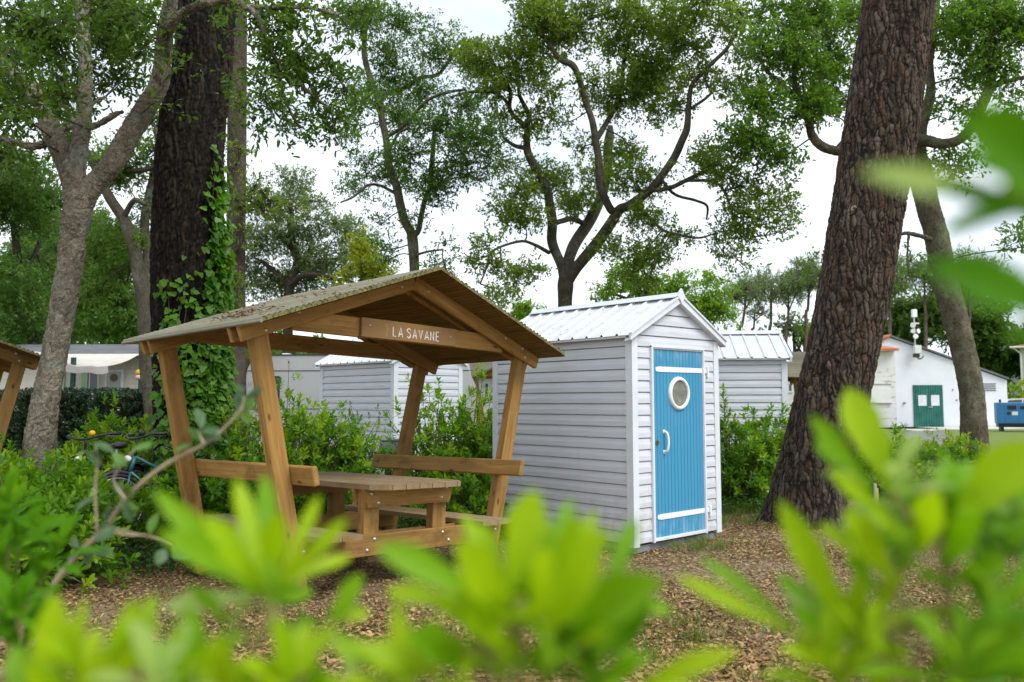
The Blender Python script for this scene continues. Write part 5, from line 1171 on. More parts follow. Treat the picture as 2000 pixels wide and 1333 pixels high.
# white mobile homes glimpsed between things
def mobile_white(lab, x0, x1, ztop_py, Y, wins, roof=True, depth=3.5):
    org = gx((x0 + x1) / 2, Y); t = thing('mobile_home', lab, 'mobile home', org); X = lambda px: at(px, 783, Y)[0]; Z = lambda py: at((x0 + x1) / 2, py, Y)[2]
    house_box(t, org, X(x0), X(x1), Y, Y + depth, .25, Z(ztop_py), WHITEC)
    mb = MB(org); zt = Z(ztop_py) - .01; mb.prism([(X(x0) - .2, Y - .2, zt), (X(x0) - .2, Y + depth / 2, zt + .38), (X(x0) - .2, Y + depth + .2, zt)], (X(x1) - X(x0) + .4, 0, 0)); mb.build('roof', TILE, t)
    for a, b, c, d in wins:
        mb = MB(org); rbox(mb, X(a) - .05, X(b) + .05, Y - .03, Y + .02, Z(d) - .05, Z(c) + .05); f = mb.build('window', TRIM, t)
        mb = MB(org); rbox(mb, X(a), X(b), Y - .036, Y - .032, Z(d), Z(c)); mb.build('pane', GLASS, f)
mobile_white('white mobile home seen through the gap beside the blue-door cabin', 840, 1010, 738, 24, ((948, 953, 750, 775), (910, 914, 757, 780)))
mobile_white('white mobile home wall below the slatted shelter roof', 1440, 1690, 728, 25, ((1541, 1546, 751, 764),))
# caravan
def caravan():
    Y = 15.6; org = gx(560, Y); t = thing('caravan', 'light grey touring caravan with a dark waist line behind the shelter', 'caravan', org)
    X = lambda px: at(px, 783, Y)[0]; Z = lambda py: at(560, py, Y)[2]
    x0, x1, zb, zt = X(475), X(475) + 4.4, .42, Z(693.5)
    prof = [(x0 + .10, zb), (x0, zb + .3), (x0 + .02, zt - .55), (x0 + .05, zt - .28), (x0 + .13, zt - .10), (x0 + .26, zt - .02), (x0 + .42, zt), (x1 - .5, zt), (x1 - .2, zt - .1), (x1, zt - .6), (x1, zb + .3), (x1 - .15, zb)]
    BODY = plain('caravan_body', (.47, .485, .475), .45, .4, .04, 1.5)
    mb = MB(org); mb.prism([(x, Y, z) for x, z in prof], (0, 2.1, 0)); mb.build('body', BODY, t)
    DK = plain('dark_rubber_trim', (.035, .037, .04), .6)
    mb = MB(org); mb.tube([(x, Y - .004, z) for x, z in prof[1:8]], .014, 6); mb.build('edge_trim', DK, t)
    for z, h in ((Z(724.5), .012), (Z(799), .010), (Z(829), .016), (Z(836), .010)):
        mb = MB(org); rbox(mb, x0 + .03, x1 - .03, Y - .008, Y + .004, z - h / 2, z + h / 2); mb.build('waist_strip', DK, t)
    mb = MB(org); rbox(mb, X(497), X(546.5), Y - .022, Y - .002, Z(785), Z(735), .02); f = mb.build('window', DK, t)
    mb = MB(org); rbox(mb, X(500), X(543), Y - .028, Y - .023, Z(782), Z(738)); mb.build('pane', GLASS, f)
    mb = MB(org); rbox(mb, X(481.5), X(487.5), Y - .02, Y, Z(704), Z(699.5)); mb.build('marker_light', plain('amber_lens', (.16, .06, .03), .3), t)
    mb = MB(org); rbox(mb, X(532), X(550), Y + .5, Y + .9, zt - .01, zt + .06, .03); mb.build('roof_vent', WPLAST, t)
    for dx in (2.0, 2.7):
        mb = MB(org); mb.cyl((x0 + dx, Y + .05, .32), (0, 1, 0), .32, .18, 20); mb.build('wheel', DK, t)
    mb = MB(org); rbox(mb, x0 + .25, x0 + .31, Y + .4, Y + .46, 0, zb); rbox(mb, x0 + .25, x0 + .31, Y + 1.6, Y + 1.66, 0, zb); mb.build('corner_steady', DK, t)
caravan()
# white workshop with green double door
def workshop():
    Y = 44.0; org = gx(1830, Y); t = thing('workshop', 'white rendered workshop with a sloping roof and faded green double door', 'workshop', org)
    X = lambda px: at(px, 783, Y)[0]; Z = lambda py: at(1830, py, Y)[2]
    REND = plain('white_render', (.70, .715, .76), .85, .2, .05, 1.2, bump=.3)
    P = [(X(1721), 0), (X(1721), Z(668)), (X(1742), Z(659.5)), (X(1968), Z(743)), (X(1968), 0)]
    mb = MB(org); mb.prism([(x, Y, z) for x, z in P], (0, 9, 0)); mb.build('wall', REND, t)
    mb = MB(org); a, b = (X(1740), Z(658.2)), (X(1970), Z(742.8))
    mb.prism([(a[0], Y - .15, a[1] + .02), (b[0], Y - .15, b[1] + .02), (b[0], Y - .15, b[1] + .12), (a[0], Y - .15, a[1] + .12)], (0, 9.3, 0)); mb.build('roof', TILE, t)
    OR = plain('orange_roof_tile', (.42, .17, .085), .8, .2, .25, 4, bump=.4)
    mb = MB(org); a, b = (X(1716), Z(669.5)), (X(1741), Z(658.5))
    mb.prism([(a[0], Y - .2, a[1] + .02), (b[0], Y - .2, b[1] + .03), (b[0], Y - .2, b[1] + .14), (a[0], Y - .2, a[1] + .12)], (0, 9.3, 0)); mb.build('tile_verge', OR, t)
    FADE = plain('faded_green_door', (.024, .135, .108), .7, .25, .35, 2.2)
    for x0, x1, s in ((1783.3, 1811.6, 0), (1812.4, 1841.3, 1)):
        mb = MB(org); n = 6; w = (X(x1) - X(x0)) / n
        for i in range(n): rbox(mb, X(x0) + i * w + .008, X(x0) + (i + 1) * w - .008, Y - .05, Y - .003, Z(837), Z(752.5))
        d = mb.build('door', FADE, t)
        mb = MB(org); a = 1792.5 if s == 0 else 1817.5; rbox(mb, X(a), X(a + 16.2), Y - .06, Y - .052, Z(793), Z(772)); mb.build('door_notice', plain('blank_white_panel', (.66, .67, .69), .6), d)
    mb = MB(org); mb.tube([(X(1811), Y - .07, Z(795)), (X(1818), Y - .09, Z(796)), (X(1820), Y - .07, Z(795))], .02, 5); mb.build('handle', STEEL, d)
    mb = MB(org); 
    for k in range(4): rbox(mb, X(1921), X(1946), Y - .03, Y - .001, Z(750.4 + k * 4.2) - .018, Z(750.4 + k * 4.2) + .018)
    mb.build('louvre', plain('black_louvre', (.03, .03, .032), .7), t)
    mb = MB(org); mb.cyl((X(1765.5), Y - .05, Z(787.5)), (0, 1, 0), .055, .1, 10); mb.build('outside_tap', plain('grey_fitting', (.18, .18, .19), .6), t)
    for px, py in ((1861.5, 761.7), (1868, 782)):
        mb = MB(org); mb.cyl((X(px), Y - .03, Z(py)), (0, 1, 0), .035, .06, 10); mb.build('wall_fixing', plain('grey_fitting', (.12, .12, .12), .6), t)
    # mast on the gable
    m_ = thing('antenna_mast', 'slim antenna mast with dishes and white boxes on the workshop gable', 'antenna mast', (X(1787), Y - .2, Z(700)))
    o2 = np.array(m_.location); yy = Y - .25
    mb = MB(o2); mb.cyl((X(1786.8), yy, (Z(700) + Z(606)) / 2), (0, 0, 1), .035, Z(606) - Z(700), 8); mb.build('pole', STEEL, m_)
    mb = MB(o2); rbox(mb, X(1780.2), X(1789.8), yy - .22, yy - .06, Z(621.5), Z(606.5), .02); mb.build('panel_antenna', WPLAST, m_)
    for px, py, r, dr in ((1782, 637, .14, (-.6, -.7, 0)), (1781.5, 648, .125, (-.5, -.8, 0)), (1790.7, 648.2, .125, (.45, -.85, 0)), (1785.4, 658.5, .135, (0, -1, 0))):
        mb = MB(o2); c = np.array((X(px), yy - .16, Z(py))); d = _unit(dr); mb.tube([c + d * .05, c, c - d * .06], [r, r * .96, r * .3], 18); mb.build('dish', WPLAST, m_, False)
    mb = MB(o2); rbox(mb, X(1782), X(1795), yy - .1, yy + .1, Z(634.5), Z(631.5)); mb.build('bracket', STEEL, m_)
    mb = MB(o2); rbox(mb, X(1782.5), X(1796), yy - .2, yy + .03, Z(691.5), Z(676), .02); mb.build('equipment_box', plain('cream_box', (.66, .66, .62), .5), m_)
    mb = MB(o2); rbox(mb, X(1782.5), X(1793), yy - .12, yy + .03, Z(699), Z(692)); mb.tube(catmull([(X(1788), yy - .06, Z(697)), (X(1793), yy - .05, Z(702)), (X(1799), yy - .03, Z(700)), (X(1803), yy, Z(696))], 4), .035, 6); mb.build('cable_bracket', plain('dark_cable', (.06, .045, .04), .7), m_)
    # lean-to with peeling boards
    a = thing('lean_to', 'peeling white board lean-to with orange tiled roof against the workshop', 'lean-to', gx(1700, Y - 1))
    oa = np.array(a.location)
    m = M('peeling_boards'); co = m.coord('Object'); sp = m.n('ShaderNodeSeparateXYZ'); m.set(sp, 0, co); fr = m.math('FRACT', m.math('DIVIDE', sp.outputs[2], .19))
    pe = m.noise(m.coord('Object', (1, 1, 3.5)), 1.5, 7, .68)
    c = m.mix(m.ramp(pe, [(.56, 0.0), (.61, .8)]), (.72, .72, .70), (.42, .37, .30)); c = m.mix(m.ramp(fr, [(.0, .6), (.08, 0.0)]), c, (.34, .32, .29))
    PEEL = m.done(m.bsdf(c, .8, .2, m.bump(fr, .5, .03)))
    Yl = Y - .9; Xl = lambda px: at(px, 783, Yl)[0]; Zl = lambda py: at(1700, py, Yl)[2]
    mb = MB(oa); rbox(mb, Xl(1690), Xl(1750.5), Yl, Yl + 7, 0, Zl(683)); mb.build('wall', PEEL, a)
    mb = MB(oa); mb.prism([(Xl(1702), Yl - .45, Zl(687)), (Xl(1702), Yl - .45, Zl(682)), (Xl(1702), Yl + 6.5, Zl(675) + .9), (Xl(1702), Yl + 6.5, Zl(680) + .85)], (Xl(1751.5) - Xl(1702), 0, 0)); mb.build('roof', OR, a)
    mb = MB(oa); rbox(mb, Xl(1660), Xl(1737), Yl - .06, Yl - .002, Zl(787), Zl(752)); mb.build('boarded_window', plain('white_boarding', (.70, .69, .67), .8, .2, .06, 2), a)
    mb = MB(oa); rbox(mb, Xl(1660), Xl(1741), Yl - .09, Yl - .002, Zl(751.6), Zl(750)); rbox(mb, Xl(1660), Xl(1741), Yl - .09, Yl - .002, Zl(788.6), Zl(787.2)); mb.build('window_ledge', plain('old_ledge', (.38, .36, .32), .8), a)
workshop()
# blue generator
def generator():
    Y = 38.0; x0 = at(1946, 783, Y)[0]; z0, z1 = at(1970, 828, Y)[2], at(1970, 786.5, Y)[2]; L = 2.3
    t = thing('generator', 'blue canopy generator set parked beside the white workshop', 'generator', (x0, Y, 0)); o = np.array(t.location); t.rotation_euler = (0, 0, -.42)
    BL = plain('blue_powder_coat', (.028, .16, .36), .45, .4, .08, 3); BK = plain('black_fitting', (.02, .021, .023), .5)
    mb = MB(o); rbox(mb, x0, x0 + L, Y, Y + 1.0, z0, z1, .03); mb.build('canopy', BL, t)
    mb = MB(o); rbox(mb, x0 + .05, x0 + L - .05, Y + .05, Y + .95, z0 - .16, z0 - .002); mb.build('skid', BK, t)
    for x in (.15, L - .25): 
        mb = MB(o); rbox(mb, x0 + x, x0 + x + .12, Y + .1, Y + .9, 0, z0 - .165); mb.build('block', BK, t)
    mb = MB(o); rbox(mb, x0 + .34, x0 + .85, Y - .012, Y - .002, z0 + .03, z1 - .05, .004); d = mb.build('door', BL, t)
    mb = MB(o); rbox(mb, x0 + .86, x0 + 1.3, Y - .012, Y - .002, z0 + .03, z1 - .05, .004); mb.build('door', BL, t)
    mb = MB(o); rbox(mb, x0 + .42, x0 + .78, Y - .022, Y - .013, z1 - .33, z1 - .14, .03); mb.build('window', BK, d)
    mb = MB(o); rbox(mb, x0 + .40, x0 + .55, Y - .022, Y - .013, z0 + .42, z0 + .54); mb.build('latch', BK, d)
    mb = MB(o); rbox(mb, x0 + .60, x0 + .84, Y - .016, Y - .013, z0 + .40, z0 + .56); mb.build('sticker', plain('white_sticker', (.7, .7, .7), .5), d)
    mb = MB(o); rbox(mb, x0 + .93, x0 + 1.10, Y - .03, Y - .013, z1 - .31, z1 - .17, .01); mb.build('control_panel', BK, t)
    mb = MB(o); mb.cyl((x0 + .2, Y + .5, z1 + .07), (0, 0, 1), .05, .14, 10); mb.build('exhaust', BK, t)
generator()
# pale car parked behind the workshop
def car():
    Y = 50.0; x0 = at(1961, 783, Y)[0] - .6; L = 4.1
    t = thing('car', 'pale hatchback parked behind the white workshop', 'car', (x0 + L / 2, Y, 0)); o = np.array(t.location)
    PA = plain('pale_car_paint', (.62, .64, .66), .25, .6, .02, 1); BK = plain('tyre_rubber', (.025, .025, .026), .7)
    z = 0.28
    body = [(0, .35), (.02, .75), (.25, .92), (.9, 1.0), (1.6, 1.48), (2.2, 1.55), (3.2, 1.50), (3.85, 1.05), (4.05, .9), (4.1, .4), (3.9, .28), (.15, .28)]
    mb = MB(o); P = [(x0 + L - a, Y + .12, b) for a, b in body]; Q = [(p[0], Y + 1.6, p[2]) for p in P]; mb.prism(P, (0, 1.5, 0)); mb.build('body', PA, t)
    for pl_, nm in (([(1.05, 1.02), (1.66, 1.43), (2.25, 1.48), (2.25, 1.02)], 'side_window'), ([(2.33, 1.02), (2.33, 1.48), (3.1, 1.44), (3.6, 1.06)], 'side_window')):
        mb = MB(o); mb.prism([(x0 + L - a, Y + .112, b) for a, b in pl_], (0, .02, 0)); mb.build(nm, GLASS, t)
    for a in (.75, 3.25):
        for yy in (.12, 1.45):
            mb = MB(o); mb.tube([(x0 + L - a, Y + yy - .01, .31), (x0 + L - a, Y + yy + .16, .31)], .31, 20); wl = mb.build('wheel', BK, t)
            mb = MB(o); mb.cyl((x0 + L - a, Y + yy - .016, .31), (0, 1, 0), .19, .01, 16); mb.build('rim', STEEL, wl)
    mb = MB(o); rbox(mb, x0 + L - .1, x0 + L + .02, Y + .25, Y + .55, .62, .74); mb.build('headlight', WPLAST, t)
car()
# villas at the edge
def villa(lab, Y, px0, px1, eave, ridge, wallc, depth=8, ov=.7):
    org = gx(px0, Y); t = thing('villa', lab, 'house', org); t.rotation_euler = (0, 0, -.60); X = lambda px: at(px, 783, Y)[0]; Z = lambda py: at(1975, py, Y)[2]
    mb = MB(org); rbox(mb, X(px0), X(px1), Y, Y + depth, 0, Z(eave)); w = mb.build('wall', wallc, t)
    OR = plain('terracotta_tile', (.40, .19, .115), .8, .2, .2, 3, bump=.5); e = Z(eave)
    a = [(X(px0) - ov, Y - ov, e), (X(px1) + ov, Y - ov, e), (X(px1) + ov, Y + depth + ov, e), (X(px0) - ov, Y + depth + ov, e)]; r = [(X(px0) + 3, Y + depth / 2, Z(ridge)), (X(px1) - 3, Y + depth / 2, Z(ridge))]
    mb = MB(org); mb.add(np.array(a + r + [(p[0], p[1], p[2] - .12) for p in a]), [[0, 1, 5, 4], [1, 2, 5], [2, 3, 4, 5], [3, 0, 4], [0, 6, 7, 1], [1, 7, 8, 2], [2, 8, 9, 3], [3, 9, 6, 0], [9, 8, 7, 6]]); mb.build('roof', OR, t)
    mb = MB(org); mb.tube([(X(px0) - ov, Y - ov - .06, e - .08), (X(px1) + ov, Y - ov - .06, e - .08)], .07, 8); mb.build('gutter', WPLAST, t)
    mb = MB(org); mb.tube([(X(px0) - ov + .2, Y - ov, e - .1), (X(px0) + .05, Y - .08, e - .5), (X(px0) + .05, Y - .08, 0)], .06, 8); mb.build('downpipe', WPLAST, t)
    mb = MB(org); x = X(px1) - 3; rbox(mb, x, x + 1.2, Y - .03, Y + .02, 1, 2.4); f = mb.build('window', TRIM, t)
    mb = MB(org); rbox(mb, x + .08, x + 1.12, Y - .036, Y - .032, 1.08, 2.32); mb.build('pane', GLASS, f)
villa('white villa with terracotta roof and gutter beyond the parked car', 66, 1975.5, 2200, 699, 672, plain('white_stucco', (.68, .69, .70), .85, .2, .06, 1))
villa('pale yellow villa with a deep eave at the picture edge', 56, 1996.5, 2250, 677, 655, plain('pale_yellow_stucco', (.60, .56, .42), .85, .2, .06, 1), ov=.55)
# utility box, marker post, folded cloth
def small_things():
    Y = 11.35; x0, x1 = at(744, 783, Y)[0], at(780, 783, Y)[0]; zt = at(760, 858, Y)[2]
    t = thing('utility_box', 'grey green plastic utility cabinet behind the shelter bench back', 'utility box', ((x0 + x1) / 2, Y, 0)); o = np.array(t.location)
    GP = plain('grey_green_plastic', (.30, .345, .315), .5, .35, .06, 8)
    mb = MB(o); rbox(mb, x0, x1, Y, Y + .18, zt - .32, zt - .03, .015); mb.build('cabinet', GP, t)
    mb = MB(o); rbox(mb, x0 - .012, x1 + .012, Y - .012, Y + .19, zt - .03, zt, .012); mb.build('lid', GP, t)
    mb = MB(o); rbox(mb, x0 + .05, x1 - .05, Y + .04, Y + .14, 0, zt - .32); mb.build('pedestal', GP, t)
    mb = MB(o); mb.cyl((x1 - .04, Y - .003, zt - .17), (0, 1, 0), .012, .012, 10); mb.build('lock', STEEL, t)
    p = ground(1712, 1000); t = thing('marker_post', 'short grey stake with a yellow strip beyond the leaning pine foot', 'marker post', (p[0], p[1], 0)); o = np.array(t.location); zt = at(1712, 945, p[1])[2]
    mb = MB(o); rbox(mb, p[0] - .028, p[0] + .008, p[1] - .02, p[1] + .02, -.02, zt, .004); mb.build('post', plain('grey_stake', (.42, .43, .41), .7), t)
    mb = MB(o); rbox(mb, p[0] + .009, p[0] + .030, p[1] - .012, p[1] + .012, .04, zt - .06, .003); mb.build('strip', plain('yellow_strip', (.62, .55, .03), .5), t)
    Y = 14.6; A = at(904, 783, Y); B = at(926, 871, Y); pk = at(906, 786, Y)
    t = thing('tarpaulin', 'off-white cloth hanging slantwise beside the far cabin corner', 'tarpaulin', (B[0], Y, 0)); o = np.array(t.location)
    mb = MB(o); V = []; n = 9
    for i in range(n):
        s_ = i / (n - 1)
        for j in range(7):
            v = j / 6; top = pk + np.array([-.04, .15, .02]); bot = np.array([at(908 + 20 * s_, 783, Y)[0], Y + .25 - .5 * s_ * (1 - s_) * 2, .30 + .08 * s_])
            q = top * (1 - v) + bot * v; q = q + np.array([0, .05 * math.sin(i * 2.2) * v, -.05 * math.sin(PI * v)]); V.append(q)
    Fc = [[i * 7 + j, i * 7 + j + 1, (i + 1) * 7 + j + 1, (i + 1) * 7 + j] for i in range(n - 1) for j in range(6)]
    mb.add(np.array(V), Fc); mb.build('cloth', plain('off_white_cloth', (.55, .53, .49), .85), t)
    mb = MB(o); mb.tube([pk + np.array([-.04, .16, .06]), (pk[0] - .04, Y + .16, 0)], .018, 8); mb.build('pole', STEEL, t)
    # pine cone
    p = ground(691, 1113); mb = MB(p)
    for i in range(60):
        z = i / 60; a = i * 2.4; r = .034 * math.sin(PI * (.12 + .85 * z)) + .004; c = p + np.array([-.05 + .11 * z, r * math.cos(a), .035 + r * math.sin(a)])
        mb.box(c, (.009, .010, .007), .002, np.array([[1, 0, 0], [0, math.cos(a), -math.sin(a)], [0, math.sin(a), math.cos(a)]]))
    mb.tube([p + np.array([-.05, 0, .035]), p + np.array([.01, 0, .035]), p + np.array([.06, 0, .035])], [.015, .03, .008], 8)
    q = mb.build('pine_cone', plain('cone_brown', (.10, .045, .03), .8), None); q.location = p; tag(q, 'brown pine cone lying on the ground before the shelter', 'pine cone')
    # table of another kind glimpsed at the edge: none needed, the shelter carries its own
small_things()
# ------------------------------------------------------------------ bicycles
def bicycle(lab, C, yaw, col, extras):
    t = thing('bicycle', lab, 'bicycle', C, group='bicycles left among the bushes'); t.rotation_euler = (0.05, 0, yaw)
    FR = plain('bike_frame_paint', col, .35, .5, .05, 4); BK = plain('bike_black', (.02, .021, .024), .5, .4); SIL = STEEL
    R = .335
    for x, nm in ((0, 'wheel'), (1.06, 'wheel')):
        a = np.linspace(0, 2 * PI, 37); mb = MB(); mb.tube([(x + R * math.cos(i), 0, R + R * math.sin(i)) for i in a], .021, 8, False); w_ = mb.build('wheel', BK, t, True)
        mb = MB(); mb.tube([(x + (R - .028) * math.cos(i), 0, R + (R - .028) * math.sin(i)) for i in a], .010, 6, False)
        mb.build('rim', SIL, w_, True)
        mb = MB()
        for k in range(20):
            i = 2 * PI * k / 20; mb.tube([(x, .025 * (-1) ** k, R), (x + (R - .03) * math.cos(i), 0, R + (R - .03) * math.sin(i))], .0013, 3)
        mb.cyl((x, 0, R), (0, 1, 0), .022, .08, 10); mb.build('spokes', SIL, w_)
        mb = MB(); b = np.linspace(.25 * PI, 1.1 * PI, 12) if x == 0 else np.linspace(-.05 * PI, .75 * PI, 12)
        mb.tube([(x + (R + .035) * math.cos(i), 0, R + (R + .035) * math.sin(i)) for i in b], .022, 6); mb.build('mudguard', BK, t, True)
    bb = (.44, 0, .29); st = (.31, 0, .80); hd = (.84, 0, .86); hl = (.90, 0, .70)
    mb = MB()
    for p, q, r in ((bb, (.33, 0, .74), .018), (bb, hl, .020), ((.355, 0, .60), hd, .018), (hd, hl, .022)): mb.tube([p, q], r, 8)
    for s in (-1, 1):
        mb.tube([bb, (0, s * .055, R)], .010, 6); mb.tube([(.33, 0, .74), (0, s * .055, R)], .009, 6); mb.tube([hl, (.945, s * .05, .60), (1.06, s * .05, R)], .012, 6)
    mb.build('frame', FR, t, True)
    mb = MB(); mb.tube([hd, (.815, 0, 1.0), (.83, 0, 1.05)], .014, 8); P = catmull([(.68, -.31, 1.10), (.78, -.25, 1.10), (.86, -.08, 1.06), (.86, .08, 1.06), (.78, .25, 1.10), (.68, .31, 1.10)], 5); mb.tube(P, .012, 8)
    hb = mb.build('handlebar', BK, t, True)
    for s in (-1, 1):
        mb = MB(); mb.tube([(.66, s * .318, 1.10), (.76, s * .262, 1.10)], .019, 8); mb.build('grip', BK, hb, True)
        mb = MB(); mb.tube(catmull([(.80, s * .22, 1.10), (.80, s * .25, 1.08), (.72, s * .32, 1.07)], 3), .006, 5); mb.build('brake_lever', BK, hb)
    mb = MB(); mb.tube([(.33, 0, .74), (.305, 0, .92)], .013, 8); mb.build('seat_post', SIL, t)
    mb = MB(); mb.ball((.27, 0, .955), .12, 12, 8, (1.0, .72, .33)); mb.ball((.39, 0, .95), .07, 10, 8, (1.5, .5, .45)); mb.build('saddle', BK, t, True)
    mb = MB(); mb.cyl((.44, -.05, .29), (0, 1, 0), .09, .008, 20); mb.tube([bb, (.50, -.08, .14)], .010, 6); mb.tube([bb, (.38, .08, .44)], .010, 6); rbox(mb, .45, .55, -.16, -.09, .125, .145); rbox(mb, .33, .43, .09, .16, .43, .45); mb.build('crankset', BK, t)
    mb = MB(); rbox(mb, -.22, .22, -.06, .06, .73, .745, .004); mb.tube([(-.16, .05, .73), (0, .06, R)], .006, 5); mb.tube([(-.16, -.05, .73), (0, -.06, R)], .006, 5); mb.build('rack', BK, t)
    mb = MB(); mb.ball((.93, 0, .84), .042, 12, 8, (1, 1, .9)); mb.build('front_lamp', WPLAST, t, True)
    mb = MB(); mb.ball((.80, .07, 1.115), .034, 12, 8); mb.build('bell', plain('bell_' + extras[0], extras[1], .4), hb, True)
    mb = MB(); rbox(mb, 1.055, 1.065, -.022, .022, .48, .52); rbox(mb, -.005, .005, -.022, .022, .14, .18); mb.build('reflector', plain('orange_reflector', (.75, .22, .01), .3), t)
    return t
bicycle('black bicycle with yellow bell near the pale trunk', (-4.47, 9.84, 0), PI + 1.37, (.03, .032, .036), ('yellow', (.75, .40, .01)))
bicycle('dark teal bicycle with its front wheel by the shelter leg', (-3.66, 9.78, 0), PI + .986, (.02, .12, .13), ('black', (.02, .02, .02)))
# ------------------------------------------------------------------ shrubs close to the viewpoint
def near_leaf_mat(name, a, b, under, trans=.45, spec=.22):
    m = M(name); g = m.n('ShaderNodeNewGeometry'); r = g.outputs['Random Per Island']
    c = m.mix(r, a, b); c = m.mix(m.ramp(m.noise(m.coord('Object'), 28, 3), [(.35, 0.0), (.7, .35)]), c, tuple(x * .7 for x in a))
    c = m.mix(m.math('MULTIPLY', g.outputs['Backfacing'], .6), c, under)
    p = m.bsdf(c, .45, spec); t = m.n('ShaderNodeBsdfTranslucent'); m.set(t, 'Color', m.mix(.6, c, tuple(min(1, x * y) for x, y in zip(b, (1.25, 1.2, .6)))))
    x = m.n('ShaderNodeMixShader'); m.set(x, 0, trans); m.nt.links.new(p, x.inputs[1]); m.nt.links.new(t.outputs[0], x.inputs[2]); return m.done(x.outputs[0])
NL_Y = near_leaf_mat('young_near_leaf', (.25, .45, .004), (.40, .56, .007), (.36, .50, .07))
NL_M = near_leaf_mat('mature_near_leaf', (.13, .33, .004), (.23, .43, .006), (.24, .43, .05))
NL_O = near_leaf_mat('old_near_leaf', (.050, .19, .002), (.105, .27, .004), (.12, .28, .02), .45, .08)
NL_P = near_leaf_mat('pale_near_leaf', (.30, .46, .09), (.42, .56, .17), (.40, .54, .22), .5)
NSTEM = plain('near_stem', (.23, .20, .07), .7, .2, .2, 30)
TWIG = plain('holly_twig', (.36, .29, .19), .85, .15, .2, 30)
class Leaves:
    def __init__(s, o): s.o = np.asarray(o, float); s.V = []; s.n = 0
    def strip(s, p0, p1, w, face, bend=.10, fold=.18, shape='spat'):
        p0 = np.asarray(p0, float); p1 = np.asarray(p1, float); D = p1 - p0; L = np.linalg.norm(D); D = D / L
        face = np.asarray(face, float); N = _unit(face - D * (face @ D)); S = np.cross(D, N)
        t = np.linspace(0, 1, 11)
        if shape == 'spat': prof = np.minimum(1, (t + .05) ** .95 * 1.28) * np.clip(1 - ((t - .56) / .445).clip(0) ** 1.9, 0, 1) ** .72; prof[0] = .12
        else: prof = np.sin(PI * np.clip(t, .02, .985)) ** .8 * (1 + .12 * np.sin(t * 26))
        for a, b in ((t, prof),):
            for tt, ww in zip(a, b):
                c = p0 + D * L * tt + N * (bend * L * (math.sin(PI * tt) * .6 - tt * tt * .5))
                for e in (-1, -.5, 0, .5, 1): s.V.append(c + S * e * ww * w / 2 + N * abs(e) * ww * w * fold)
        s.n += 1
    def rosette(s, c, ax, n, L, w, spread=(.2, 1.2)):
        ax = _unit(ax); r0 = _unit(np.cross(ax, rng.normal(size=3))); r1 = np.cross(ax, r0)
        for i in range(n):
            a = i * 2.4 + random.gauss(0, .15); el = spread[1] + (spread[0] - spread[1]) * i / max(1, n - 1) + random.gauss(0, .1)
            R = r0 * math.cos(a) + r1 * math.sin(a); d = R * math.cos(el) + ax * math.sin(el); nn = ax * math.cos(el) - R * math.sin(el)
            k = random.uniform(.8, 1.15); b = c - ax * .012 * (i / n)
            s.strip(b, b + d * L * k, w * random.uniform(.85, 1.15), nn, .12)
    def build(s, name, mat, parent):
        V = np.array(s.V) - s.o; k = s.n; b = np.arange(k)[:, None, None] * 55
        i = np.arange(10)[None, :, None]; j = np.arange(4)[None, None, :]; q = b + i * 5 + j
        Q = np.stack([q, q + 1, q + 6, q + 5], -1).reshape(-1, 4)
        return link(name, np_mesh(name, V, [Q], True), mat, parent)
WK = .74
TOCAM = np.array([0, -1.0, 0.1])
